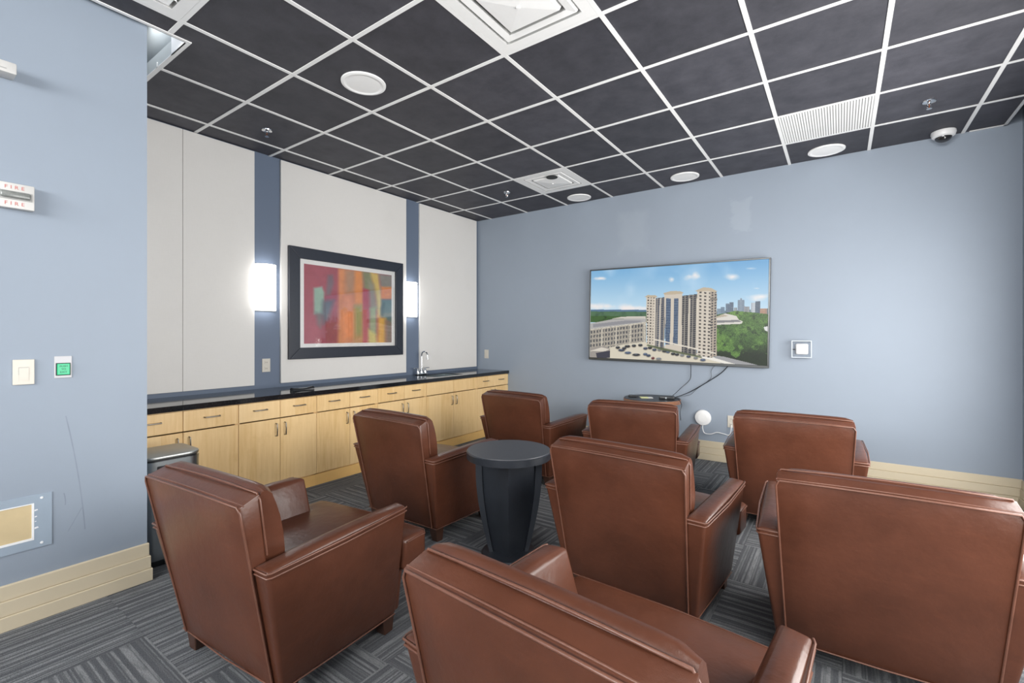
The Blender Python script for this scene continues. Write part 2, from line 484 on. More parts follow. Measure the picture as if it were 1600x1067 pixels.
for j, y in enumerate(GY):
    if y < YC: continue
    for i in range(len(xs)-1):
        if y < NY and xs[i+1] <= NX: continue
        a = xs[i] if i == 0 else xs[i]+W
        b_ = xs[i+1]-W if i < len(xs)-2 else xs[i+1]
        if y < NY and a < NX: a = NX
        bm = bmesh.new(); box(bm, a, b_, y-W, y+W, H+.0005, H+.004)
        obj('cross_runner', bm, M['white'], ceiling)
SPECIAL = {}
VENT1 = (5, 5); VENT2 = (3, 1); VENT3 = (3, 7); LOUV = (7, 1)
SPECIAL = {VENT1, VENT2, VENT3, LOUV}
ys_full = ys+[YC]
tile_cache = {}
for i in range(len(xs)-1):
    for j in range(len(ys)-1):
        x0, x1 = xs[i], xs[i+1]; y1, y0 = ys[j], ys[j+1]
        if (i, j) in SPECIAL or y0 < YC: continue
        if x1 <= NX and y1 <= NY: continue
        if x1 <= NX and y0 < NY: y0 = NY+.005
        parts = [(x0, x1, y0, y1)]
        if x0 < NX < x1 and y0 < NY:
            if y1 > NY:
                e_ = .004; bm = bmesh.new()
                poly = [(NX+.006, y0+e_), (x1-e_, y0+e_), (x1-e_, y1-e_), (x0+e_, y1-e_), (x0+e_, NY+.008), (NX+.006, NY+.008)]
                A_ = [bm.verts.new((x, y, H+.005)) for x, y in poly]; C_ = [bm.verts.new((x, y, H+.02)) for x, y in poly]
                for k in range(6): bm.faces.new((A_[k], A_[(k+1) % 6], C_[(k+1) % 6], C_[k]))
                bm.faces.new(A_[::-1]); bm.faces.new(C_)
                obj('ceiling_tile', bm, M['tile'], ceiling); continue
            parts = [(NX+.003, x1, y0, y1)]
        for (p, q, r, s) in parts:
            if q-p < .02 or s-r < .02: continue
            key = (round(q-p, 3), round(s-r, 3))
            if key in tile_cache:
                o = bpy.data.objects.new('ceiling_tile', tile_cache[key]); COL.objects.link(o); o.parent = ceiling
            else:
                hx, hy = (q-p)/2-.004, (s-r)/2-.004
                o = obj('ceiling_tile', B(-hx, hx, -hy, hy, 0, .016), M['tile'], ceiling); tile_cache[key] = o.data
            o.location = ((p+q)/2, (r+s)/2, H+.0045+random.uniform(0, .0012))
# white edge angles: right edge, part of the back edge, the notch over the partition end
bm = bmesh.new()
box(bm, XR-.024, XR, YC, 0, H-.001, H+.004); box(bm, XR-.004, XR, YC, 0, H-.001, H+.16)
box(bm, 5.17, XR, -.022, -.001, H-.001, H+.004)
struct('trim_1', bm, M['white'], 'white edge angle along the right ceiling edge')
bm = bmesh.new()
box(bm, NX, NX+.024, YC, NY, H-.001, H+.004); box(bm, NX, NX+.004, YC, NY, H-.001, H+.10)
box(bm, 0, NX+.024, NY, NY+.024, H-.001, H+.004)
box(bm, 1.09, NX, NY, NY+.004, H-.001, H+.40)
struct('trim_2', bm, M['white'], 'white edge angle round the ceiling notch by the partition')
bm = bmesh.new(); lathe(bm, [(.30, 0), (.30, 1.08)], (0, 0, 0), 40, 'x')
bmesh.ops.translate(bm, verts=bm.verts, vec=(0.0, NY+.33, H+.33))
tag(obj('duct', bm, M['duct'], None, .5), 'grey round duct seen through the ceiling gap above the partition end', 'duct')
bm = bmesh.new(); box(bm, .0, 1.09, NY+.004, NY+.02, H+.004, H+.09)
struct('trim_3', bm, M['duct'], 'grey upstand behind the ceiling notch')

# baseboards in three steps
def stepped(name, segs, label):
    o = None
    bm = bmesh.new()
    box(bm, *segs(.006), .0, .2)
    o = struct(name, bm, M['cream'], label)
    for t, z0, z1 in ((.030, 0, .066), (.021, .066, .132), (.012, .132, .199)):
        bm = bmesh.new(); box(bm, *segs(t), z0+.0006, z1-.0006); bevel(bm, .002, 1)
        obj('baseboard_strip', bm, M['cream'], o)
    return o
stepped('baseboard_left', lambda t: (PX, PX+t, BACK, PY+t*.6), 'cream stepped baseboard along the partition wall')
stepped('baseboard_back', lambda t: (.60, RX-.001, -t, 0), 'cream stepped baseboard under the television wall')
stepped('baseboard_right', lambda t: (RX-t, RX, BACK, -.03), 'cream stepped baseboard on the right wall')

# off-white fabric panels on the cabinet wall
for (y0, y1) in ((-4.30, -3.7235), (-3.7215, -3.165), (-2.925, -1.379), (-1.159, -.046)):
    bm = bmesh.new(); box(bm, 0, .022, y0, y1, .872, 2.970); bevel(bm, .003, 2)
    obj('wall_panel', bm, M['fabric'], wall_left)

# ------------------------------------------------------------------ cabinets, counter, sink
FX = .55; CT = .835
def pull(parent, y, z, vertical):
    bm = bmesh.new(); L = .052
    if vertical:
        pts = [(FX, y, z-L), (FX+.022, y, z-L+.004), (FX+.026, y, z), (FX+.022, y, z+L-.004), (FX, y, z+L)]
    else:
        pts = [(FX, y-L, z), (FX+.022, y-L+.004, z), (FX+.026, y, z), (FX+.022, y+L-.004, z), (FX, y+L, z)]
    tube(bm, pts, .0048, 8)
    obj('handle', bm, M['nickel'], parent, .9, world=True)
ZD0, ZD1, ZB, ZTOP = .108, .640, .646, .788
units = [((-4.27, -3.908, -3.54), 'maple base cabinet at the near end, behind the trash can', 'LR'),
         ((-3.54, -3.215, -2.889), 'maple base cabinet below the left wall sconce', 'RL'),
         ((-2.889, -2.549, -2.228), 'maple base cabinet below the left half of the framed picture', 'RL'),
         ((-2.228, -1.881, -1.56), 'maple base cabinet below the right half of the framed picture', 'RL'),
         ((-1.56, -1.115, -.665), 'wide maple sink cabinet with handleless false drawer fronts', 'RL'),
         ((-.665, -.345, -.004), 'maple base cabinet at the far end against the television wall', 'RL')]
for k, (yy, lab, hs) in enumerate(units):
    t = thing('base_cabinet', lab, 'cabinet', (FX/2, (yy[0]+yy[2])/2, 0), group='maple base cabinets under the black counter')
    bm = bmesh.new()
    y0, y1 = yy[0]+.0005, yy[2]-.0005
    box(bm, .024, FX-.021, y0, y0+.018, .09, .795); box(bm, .024, FX-.021, y1-.018, y1, .09, .795)
    box(bm, .024, .036, y0, y1, .09, .795); box(bm, .024, FX-.021, y0, y1, .09, .108)
    box(bm, FX-.06, FX-.021, y0+.018, y1-.018, .72, .7945)
    obj('carcass', bm, M['maple'], t, world=True)
    bm = bmesh.new(); box(bm, FX-.030, FX-.012, y0, y1, 0, .096)
    obj('toe_board', bm, M['maple_edge'], t, world=True)
    for q in range(2):
        a, b_ = yy[q]+.0018, yy[q+1]-.0018
        bm = bmesh.new(); box(bm, FX-.02, FX, a, b_, ZB+.001, ZTOP); bevel(bm, .0012, 1)
        cy = (a+b_)/2; cz = (ZB+ZTOP)/2
        d = obj('drawer', bm, M['maple'], t, world=False)
        d.location = (0, 0, 0)
        # keep per-piece origins so each veneer differs
        me = d.data; me.transform(Matrix.Translation((-(FX-.01), -cy, -cz)))
        d.location = Vector((FX-.01, cy, cz))-t.location
        if k != 4: pull(d, cy, .728, False)
        bm = bmesh.new(); box(bm, FX-.02, FX, a, b_, ZD0, ZD1-.002); bevel(bm, .0012, 1)
        d = obj('door', bm, M['maple'], t)
        cz = (ZD0+ZD1)/2
        d.data.transform(Matrix.Translation((-(FX-.01), -cy, -cz)))
        d.location = Vector((FX-.01, cy, cz))-t.location
        side = 'RL'[q]
        hy = b_-.035 if side == 'R' else a+.035
        pull(d, hy, .552, True)
# counter with a cut-out for the sink
SX0, SX1, SY0, SY1 = .15, .47, -1.34, -.84
bm = bmesh.new()
CX = .566
outer = [(.0, PY+.003), (CX, PY+.003), (CX, -.002), (.0, -.002)]
inner = [(SX0, SY0), (SX1, SY0), (SX1, SY1), (SX0, SY1)]
def ringface(z, flip):
    o_ = [bm.verts.new((x, y, z)) for x, y in outer]; i_ = [bm.verts.new((x, y, z)) for x, y in inner]
    for q in range(4):
        f = (o_[q], o_[(q+1) % 4], i_[(q+1) % 4], i_[q]); bm.faces.new(f if not flip else f[::-1])
    return o_, i_
ot, it = ringface(CT, False); ob, ib = ringface(.7955, True)
for q in range(4):
    bm.faces.new((ob[q], ob[(q+1) % 4], ot[(q+1) % 4], ot[q])); bm.faces.new((it[q], it[(q+1) % 4], ib[(q+1) % 4], ib[q]))
ct = obj('countertop', bm, M['granite'])
tag(ct, 'long polished black granite countertop on the maple cabinets', 'countertop')
t = thing('sink', 'undermount stainless sink set in the black counter below the faucet', 'sink', ((SX0+SX1)/2, (SY0+SY1)/2, .66))
bm = bmesh.new(); e = .004
x0, x1, y0, y1 = SX0+e, SX1-e, SY0+e, SY1-e
z0, z1 = .66, .829
th = .003
box(bm, x0, x0+th, y0, y1, z0, z1); box(bm, x1-th, x1, y0, y1, z0, z1)
box(bm, x0+th, x1-th, y0, y0+th, z0, z1); box(bm, x0+th, x1-th, y1-th, y1, z0, z1); box(bm, x0, x1, y0, y1, z0-.003, z0)
obj('bowl', bm, M['steel'], t, world=True)
bm = bmesh.new(); lathe(bm, [(.035, z0), (.035, z0+.003), (.02, z0+.004)], ((x0+x1)/2, (y0+y1)/2, 0), 20)
obj('drain', bm, M['chrome'], t, .6, world=True)
# faucet
fx, fy = .085, -1.19
t = thing('faucet', 'chrome gooseneck bar faucet with two lever handles at the sink', 'faucet', (fx, fy, CT))
bm = bmesh.new(); box(bm, -.026, .026, -.085, .085, 0, .022); bevel(bm, .009, 3); obj('base_plate', bm, M['chrome'], t, .7)
bm = bmesh.new()
lathe(bm, [(.022, .02), (.019, .05), (.012, .075), (.010, .09)], (0, 0, 0), 16)
pts = [(0, 0, .08), (0, 0, .15), (0, 0, .225)]+[(.052-.052*math.cos(a), 0, .235+.052*math.sin(a)) for a in [PI*k/10 for k in range(0, 11)]]+[(.104, 0, .205)]
tube(bm, pts, .0085, 10); lathe(bm, [(.011, .192), (.011, .215)], (.104, 0, 0), 12)
obj('gooseneck_spout', bm, M['chrome'], t, .9)
for s in (-1, 1):
    bm = bmesh.new(); lathe(bm, [(.019, .02), (.017, .05), (.012, .065), (.009, .08)], (0, s*.06, 0), 14)
    tube(bm, [(0, s*.06, .078), (.004, s*.09, .084), (.006, s*.125, .083)], [.007, .006, .005], 8)
    obj('lever_handle', bm, M['chrome'], t, .9)
# small black handset lying on the counter
t = thing('remote_control', 'small glossy black remote lying on the counter below the picture', 'remote', (.40, -2.935, CT), 0)
bm = bmesh.new()
ring = []
N = 12
for k in range(N+1):
    u = k/N; y = -.10+.20*u; w = .026*(1-.25*math.sin(PI*u)); h = .016+.010*abs(2*u-1)**2
    ring.append([bm.verts.new((x, y, z)) for x, z in ((-w, .001), (w, .001), (w*1.02, h*.6), (w*.6, h), (-w*.6, h), (-w*1.02, h*.6))])
for A, C_ in zip(ring, ring[1:]):
    for q in range(6): bm.faces.new((A[q], A[(q+1) % 6], C_[(q+1) % 6], C_[q]))
bm.faces.new(ring[0][::-1]); bm.faces.new(ring[-1])
obj('body', bm, M['black_plastic'], t, 1.2)
bm = bmesh.new(); box(bm, -.012, .012, -.035, .05, .0155, .0185); bevel(bm, .001, 1); obj('keypad', bm, M['steel'], t)

# ------------------------------------------------------------------ trash can
t = thing('trash_can', 'brushed steel step trash can between the partition end and the cabinets', 'trash can', (.94, -4.16, 0))
def dshape(x0, x1, y0, y1, r, n=8):
    pts = []
    for (cx, cy, a0) in ((x1-r, y1-r, 0), (x0+.05, y1-.05, PI/2), (x0+.05, y0+.05, PI), (x1-r, y0+r, 1.5*PI)):
        rr = r if cx > (x0+x1)/2 else .05
        for k in range(n+1):
            a = a0+PI/2*k/n; pts.append((cx+rr*math.cos(a), cy+rr*math.sin(a)))
    return pts
def prism(bm, poly, z0, z1, s0=1.0, c=(0, 0)):
    A = [bm.verts.new((c[0]+(x-c[0])*s0, c[1]+(y-c[1])*s0, z0)) for x, y in poly]; C_ = [bm.verts.new((x, y, z1)) for x, y in poly]
    n = len(poly)
    for k in range(n): bm.faces.new((A[k], A[(k+1) % n], C_[(k+1) % n], C_[k]))
    bm.faces.new(A[::-1]); bm.faces.new(C_)
tx0, tx1, ty0, ty1 = .80, 1.125, -4.312, -4.005
P_ = dshape(tx0, tx1, ty0, ty1, .075)
bm = bmesh.new(); prism(bm, P_, .03, .595, .97, (.96, -4.16)); obj('body', bm, M['steel'], t, .5, world=True)
bm = bmesh.new(); prism(bm, dshape(tx0+.008, tx1-.008, ty0+.008, ty1-.008, .07), .595, .604); obj('gap_band', bm, M['black_plastic'], t, .5, world=True)
bm = bmesh.new(); prism(bm, P_, .604, .624); bevel(bm, .006, 2, .8); obj('lid', bm, M['steel_lid'], t, .6, world=True)
bm = bmesh.new(); prism(bm, dshape(tx0+.004, tx1-.002, ty0+.006, ty1-.006, .07), .0, .03); obj('base', bm, M['black_plastic'], t, .5, world=True)
bm = bmesh.new(); box(bm, tx1-.012, tx1+.004, -4.24, -4.10, .545, .57); bevel(bm, .004, 2); obj('grip', bm, M['black_plastic'], t, world=True)
bm = bmesh.new(); box(bm, tx1-.03, tx1+.03, -4.21, -4.11, .012, .03); bevel(bm, .004, 2); obj('pedal', bm, M['black_plastic'], t, world=True)

# ------------------------------------------------------------------ armchairs
def puff(bm, p, cuts, amp, faces_amp, rnd, seg=3):
    """hexahedron, subdivided, selected faces bulged outward, edges rounded"""
    hexa(bm, p)
    bmesh.ops.recalc_face_normals(bm, faces=bm.faces)
    bm.normal_update()
def grid_face_box(p, cuts, bulges, rnd, seg=3):
    """p 8 corners as in hexa; bulges: dict face index -> amount (0 bottom,1 top,2 front(-y),3 right,4 back(+y),5 left)"""
    bm = bmesh.new()
    P8 = [Vector(q) for q in p]
    fs = ((3, 2, 1, 0), (4, 5, 6, 7), (0, 1, 5, 4), (1, 2, 6, 5), (2, 3, 7, 6), (3, 0, 4, 7))
    cen = sum(P8, Vector())/8
    for fi, f in enumerate(fs):
        a, b_, c, d = [P8[i] for i in f]
        nrm = (b_-a).cross(d-a).normalized()
        if nrm.dot((a+c)/2-cen) < 0: nrm = -nrm
        amt = bulges.get(fi, 0)
        g = []
        for i in range(cuts+1):
            row = []
            for j in range(cuts+1):
                u, v = i/cuts, j/cuts
                q = a*(1-u)*(1-v)+b_*u*(1-v)+c*u*v+d*(1-u)*v
                w = (1-(2*u-1)**4)*(1-(2*v-1)**4)
                row.append(bm.verts.new(q+nrm*amt*w))
            g.append(row)
        for i in range(cuts):
            for j in range(cuts): bm.faces.new((g[i][j], g[i+1][j], g[i+1][j+1], g[i][j+1]))
    bmesh.ops.remove_doubles(bm, verts=bm.verts, dist=1e-5)
    bmesh.ops.recalc_face_normals(bm, faces=bm.faces)
    if rnd: bevel(bm, rnd, seg, .55)
    return bm
LEA, WELT = M['leather'], M['welt']
SH = .012   # shoulders: back leans along the line from (0,.087) to (-.135,.766)
def yb(z): return -.135*(z-.087)/(.766-.087)
def xw(z): return .304+.032*(z-.087)/(.766-.087)
def make_chair(label):
    t = thing('leather_armchair', label, 'armchair', group='brown leather club armchairs facing the television')
    # upholstered back: outer shell
    p = [(-.304, 0, .087), (.304, 0, .087), (.300, .02, .087), (-.300, .02, .087),
         (-.336, -.135, .766), (.336, -.135, .766), (.332, -.066, .792), (-.332, -.066, .792)]
    obj('back_panel', grid_face_box(p, 6, {2: .010, 1: .004}, .010, 2), LEA, t, .7)
    # back cushion: bullnose profile lofted across the width
    prof = [(-.070, .770), (-.066, .790), (-.052, .806), (-.030, .808), (-.008, .792), (.010, .755), (.028, .700), (.042, .640), (.052, .580), (.066, .500), (.070, .42), (.05, .38), (-.02, .38)]
    bm = bmesh.new(); rings = []
    NS = 15
    for k in range(NS):
        u = -1+2*k/(NS-1); x = .327*math.copysign(abs(u)**.85, u)
        e = max(0, (abs(u)-.72)/.28); e = e**3
        sh = .020*e; ring = []
        for (y, z) in prof:
            f = max(0, min(1, (y+.070)/.13))
            yy = y-sh*1.2*f; zz = z-sh*.6*(1 if z > .7 else .3)+.004*(1-u*u)*(1 if z > .7 else 0)
            w_in = 1.0 if z > .6 else .88+.12*max(0, (z-.38)/.22)
            ring.append(bm.verts.new((x*w_in, yy, zz)))
        rings.append(ring)
    n = len(prof)
    for A, C_ in zip(rings, rings[1:]):
        for q in range(n): bm.faces.new((A[q], A[(q+1) % n], C_[(q+1) % n], C_[q]))
    bm.faces.new(rings[0][::-1]); bm.faces.new(rings[-1])
    obj('back_cushion', bm, LEA, t, .8)
    # arms
    for s in (-1, 1):
        def P(x, y, z): return (s*x, y, z)
        p = [P(.342, .006, .087), P(.24, .006, .087), P(.165, .560, .087), P(.345, .545, .087),
             P(.406, yb(.553)+.008, .553), P(.318, yb(.553)+.008, .553), P(.330, .566, .575), P(.409, .545, .575)]
        if s < 0: p = [p[1], p[0], p[3], p[2], p[5], p[4], p[7], p[6]]
        bm = grid_face_box(p, 5, {1: .012, 3: .006, 5: .006, 4: .004}, .013, 3)
        obj('arm', bm, LEA, t, .7)
    # seat deck, T cushion
    bm = grid_face_box([(-.30, .03, .088), (.30, .03, .088), (.30, .55, .088), (-.30, .55, .088), (-.27, .03, .275), (.27, .03, .275), (.27, .555, .275), (-.27, .555, .275)], 3, {4: .012}, .012, 2)
    obj('seat_base', bm, LEA, t, .7)
    bm = grid_face_box([(-.335, .50, .088), (.335, .50, .088), (.335, .575, .088), (-.335, .575, .088), (-.345, .50, .272), (.345, .50, .272), (.345, .590, .272), (-.345, .590, .272)], 3, {4: .008}, .012, 2)
    obj('front_rail', bm, LEA, t, .7)
    bm = bmesh.new()
    xl = [-.382, -.33, -.283, -.16, -.05, .05, .16, .283, .33, .382]; yl = [.06, .20, .35, .47, .556, .63, .705]
    V = {}
    def vv(i, j, top):
        k = (i, j, top)
        if k not in V:
            x, y = xl[i], yl[j]
            if top: z = .412+.022*(1-(x/.39)**2)*(1-((y-.38)/.36)**2)
            else: z = .272
            if j == len(yl)-1 and not (0 < i < len(xl)-1): pass
            if j == len(yl)-1: y += .012*(1-(x/.39)**2)
            V[k] = bm.verts.new((x, y, z))
        return V[k]
    ok = lambda i, j: (2 <= i < 7) or j >= 4
    for i in range(len(xl)-1):
        for j in range(len(yl)-1):
            if not ok(i, j): continue
            bm.faces.new((vv(i, j, 1), vv(i+1, j, 1), vv(i+1, j+1, 1), vv(i, j+1, 1)))
            bm.faces.new((vv(i, j, 0), vv(i, j+1, 0), vv(i+1, j+1, 0), vv(i+1, j, 0)))
            for (di, dj, a, b_) in ((-1, 0, (i, j), (i, j+1)), (1, 0, (i+1, j), (i+1, j+1)), (0, -1, (i, j), (i+1, j)), (0, 1, (i, j+1), (i+1, j+1))):
                ii, jj = i+di, j+dj
                if not (0 <= ii < len(xl)-1 and 0 <= jj < len(yl)-1 and ok(ii, jj)):
                    bm.faces.new((vv(*a, 0), vv(*b_, 0), vv(*b_, 1), vv(*a, 1)))
    bmesh.ops.recalc_face_normals(bm, faces=bm.faces)
    bevel(bm, .020, 3, .7, True)
    obj('seat_cushion', bm, LEA, t, .8)
    # welting
    bm = bmesh.new()
    def back_loop(off, z_low, dz=0):
        L = []
        zs = [z_low, .3, .5, .70, .745]
        for z in zs: L.append((-xw(z)-.001, yb(z)+off, z+dz))
        top = [(-xw(.766)+.012, yb(.764)+off, .766+dz), (-.16, yb(.766)+off-.003, .769+dz), (0, yb(.766)+off-.004, .770+dz), (.16, yb(.766)+off-.003, .769+dz), (xw(.766)-.012, yb(.764)+off, .766+dz)]
        R = [(-x, y, z) for (x, y, z) in L[::-1]]
        return L+top+R
    tube(bm, back_loop(-.002, .09), .0042, 6)
    tp = [(-xw(.766), -.122, .7685), (-.16, -.124, .7735), (0, -.125, .775), (.16, -.124, .7735), (xw(.766), -.122, .7685)]
    tube(bm, curve(tp, 3), .0030, 6)
    for dy in (0,):
        pts = [(-.3255, -.036, .575), (-.3300, -.052, .68), (-.3340, -.066, .772), (-.322, -.069, .794), (-.16, -.071, .800), (0, -.071, .802), (.16, -.071, .800), (.322, -.069, .794), (.3340, -.066, .772), (.3300, -.052, .68), (.3255, -.036, .575)]
        tube(bm, pts, .0036, 6)
    for s in (-1, 1):
        for (dz, dx) in ((-.006, .001), (-.022, -.0005)):
            z0 = .553+dz; z1 = .575+dz
            pts = [(s*.325, yb(z0)+.006, z0), (s*(.400+dx), yb(z0)+.006, z0), (s*(.4065+dx), yb(z0)+.02, z0), (s*(.4165+dx), .22, (z0+z1)/2), (s*(.4105+dx), .53, z1)]
            pts.append((s*(.404+dx), .549, z1)); 
            tube(bm, pts, .0034, 6)
        # rear vertical seam of the arm, bottom edge welt
        tube(bm, [(s*.342, .006, .09), (s*.345, .27, .088), (s*.346, .535, .088)], .0032, 6)
    tube(bm, [(-.342, .002, .089), (0, -.008, .089), (.342, .002, .089)], .0032, 6)
    # cushion front edge welt
    tube(bm, [(-.384, .575, .398), (-.384, .69, .398), (-.36, .712, .402), (0, .724, .405), (.36, .712, .402), (.384, .69, .398), (.384, .575, .398)], .0034, 6)
    o = obj('welting', bm, WELT, t, 1.2)
    o['label'] = 'lighter worn leather piping along the seams'
    # feet
    for (x, y) in ((-.295, .045), (.295, .045), (-.285, .525), (.285, .525)):
        bm = bmesh.new(); s = .036; b_ = .024
        ox = .012 if x > 0 else -.012
        hexa(bm, [(x-b_+ox, y-b_, 0), (x+b_+ox, y-b_, 0), (x+b_+ox, y+b_, 0), (x-b_+ox, y+b_, 0), (x-s, y-s, .089), (x+s, y-s, .089), (x+s, y+s, .089), (x-s, y+s, .089)])
        bevel(bm, .003, 1); obj('leg', bm, M['leg_wood'], t)
    return t
CH = [((2.393, -4.417), .072, 'armchair nearest the partition wall and trash can, whole right side in view'),
      ((1.882, -3.107), -.018, 'armchair between the maple cabinets and the round black side table'),
      ((1.911, -1.733), -.064, 'armchair directly behind the black side table, in the row nearest the television wall'),
      ((3.004, -1.728), .098, 'armchair in front of the small console table below the television'),
      ((3.466, -3.110), -.074, 'armchair just right of the black side table, facing away'),
      ((4.051, -1.649), .030, 'armchair beside the white wall outlet, far right of the row nearest the television'),
      ((4.440, -3.046), .052, 'large armchair back cut by the right edge of the photo'),
      ((3.808, -4.381), -.086, 'closest armchair, cut by the bottom edge of the photo')]
first = None
for (x, y), a, lab in CH:
    lab = 'brown leather '+lab
    if first is None:
        first = make_chair(lab); first.location = (x, y, 0); first.rotation_euler = (0, 0, a)
    else:
        c_ = dup(first, (x, y, 0), a, lab)
        if 'right edge' in lab:      # this one has a flattened, sat-down back cushion
            for k_ in kids(c_):
                if k_.name.startswith('back_cushion'): k_.scale = (1, 1, .982)

# ------------------------------------------------------------------ tables
def pedestal_table(label, x, y, rz, r, ztop, thick, mat_top, mat_rim, mat_body, rb=.165):
    t = thing('side_table', label, 'side table', (x, y, 0), rz)
    bm = bmesh.new(); lathe(bm, [(r-.004, ztop-.004), (r-.006, ztop), (.001, ztop+.0002)], (0, 0, 0), 56)
    obj('table_top', bm, mat_top, t, .6)
    bm = bmesh.new(); lathe(bm, [(r-.012, ztop-thick), (r-.001, ztop-thick+.003), (r, ztop-.008), (r-.004, ztop-.0041)], (0, 0, 0), 56)
    obj('rim', bm, mat_rim, t, .6)
    # curved square pedestal
    def w(u):   # half diagonal, u 0 bottom..1 top
        return .112+.078*math.sin(min(1, u*1.12)*PI/2)
    bm = bmesh.new(); rings = []; z0, z1 = .035, ztop-thick
    for k in range(11):
        u = k/10; ww = w(u)*.90; zz = z0+(z1-z0)*u
        ring = []
        for q in range(4):
            a = q*PI/2; b_ = a+PI/2
            p0 = Vector((ww*math.cos(a), ww*math.sin(a))); p1 = Vector((ww*math.cos(b_), ww*math.sin(b_)))
            for m_ in range(4):
                v = m_/4; pp = p0.lerp(p1, v)*(1-.10*math.sin(PI*v))
                ring.append(bm.verts.new((pp.x, pp.y, zz)))
        rings.append(ring)
    for A, C_ in zip(rings, rings[1:]):
        for q in range(16): bm.faces.new((A[q], A[(q+1) % 16], C_[(q+1) % 16], C_[q]))
    bm.faces.new(rings[0][::-1]); bm.faces.new(rings[-1])
    obj('pedestal', bm, mat_body, t, .5)
    # curved corner boards
    for q in (0, 1, 2, 3):
        if q == 0: continue
        a = q*PI/2
        bm = bmesh.new(); A = []
        for k in range(11):
            u = k/10; ww = w(u); zz = z0+(z1-z0)*u
            rad = Vector((math.cos(a), math.sin(a), 0)); tan = Vector((-rad.y, rad.x, 0))
            pts = [rad*(ww*.84)-tan*.020, rad*(ww*1.04)-tan*.020, rad*(ww*1.04)+tan*.020, rad*(ww*.84)+tan*.020]
            A.append([bm.verts.new((p.x, p.y, zz)) for p in pts])
        for A0, A1 in zip(A, A[1:]):
            for k in range(4): bm.faces.new((A0[k], A0[(k+1) % 4], A1[(k+1) % 4], A1[k]))
        bm.faces.new(A[0][::-1]); bm.faces.new(A[-1])
        obj('corner_board', bm, mat_body, t, .5)
    bm = bmesh.new(); lathe(bm, [(rb, 0), (rb, .028), (rb-.006, .034), (.05, .036)], (0, 0, 0), 40)
    obj('base_disc', bm, mat_body, t, .5)
    return t
pedestal_table('round black pedestal side table with curved tapering base', 2.69, -2.975, math.radians(-55-0), .253, .64, .048, M['table_top'], M['table_black'], M['table_black'])
pedestal_table('round side table with worn copper-brown rim below the television', 2.675, -.34, .2, .292, .656, .05, M['table_top'], M['rim_wood'], M['table_black'], .17)
# items on the small table under the television
TZ = .6563
t = thing('media_box', 'small black streaming box on the right of the console table', 'media player', (2.84, -.36, TZ), .25)
obj('body', B(-.075, .075, -.055, .055, 0, .036, bev=.006), M['black_plastic'], t, .8)
obj('front_label', B(-.012, .0, -.0565, -.055, .010, .028), M['steel'], t)
t = thing('note_pad', 'yellow and white note pad on the console table', 'note pad', (2.61, -.36, TZ), .5)
obj('yellow_sheet', B(-.05, .03, -.05, .05, 0, .004), M['paper'], t)
obj('white_sheet', B(.03, .075, -.05, .05, 0, .003), M['paper_white'], t)
t = thing('adapter', 'tiny black power adapter left of the yellow note pad', 'adapter', (2.485, -.39, TZ), .3)
obj('body', B(-.045, .04, -.025, .025, 0, .022, bev=.006), M['black_plastic'], t, .8)
obj('plug', B(.04, .058, -.012, .012, .004, .016), M['black_plastic'], t)
def cable(name, pts, r, mat, label, n=8):
    bm = bmesh.new(); tube(bm, curve(pts, n), r, 6)
    return tag(obj(name, bm, mat, None, 1.0), label, 'cable')
cable('cable', [(2.996, -.03, 1.02), (2.994, -.02, .93), (2.982, -.02, .84), (2.90, -.05, .75), (2.86, -.16, .69), (2.845, -.29, .665)], .0032, M['black_plastic'], 'thin black cable hanging straight down from the television to the media box')
cable('cable', [(3.38, -.03, 1.02), (3.30, -.02, .93), (3.19, -.02, .845), (3.02, -.03, .73), (2.93, -.10, .68), (2.875, -.29, .664)], .0045, M['black_plastic'], 'thicker black cable slanting from the television to the media box')
cable('cable', [(3.25, -.03, 1.02), (3.20, -.012, .95), (3.19, -.012, .86), (3.05, -.012, .74), (2.99, -.015, .68), (2.93, -.06, .665), (2.89, -.30, .663)], .0018, M['tv_frame'], 'very thin grey cable sagging lowest under the television')
cable('cable', [(2.915, -.355, .672), (2.965, -.39, .668), (3.005, -.42, .62), (3.00, -.45, .55), (2.992, -.40, .46)], .003, M['black_plastic'], 'black cable looping over the console table edge')

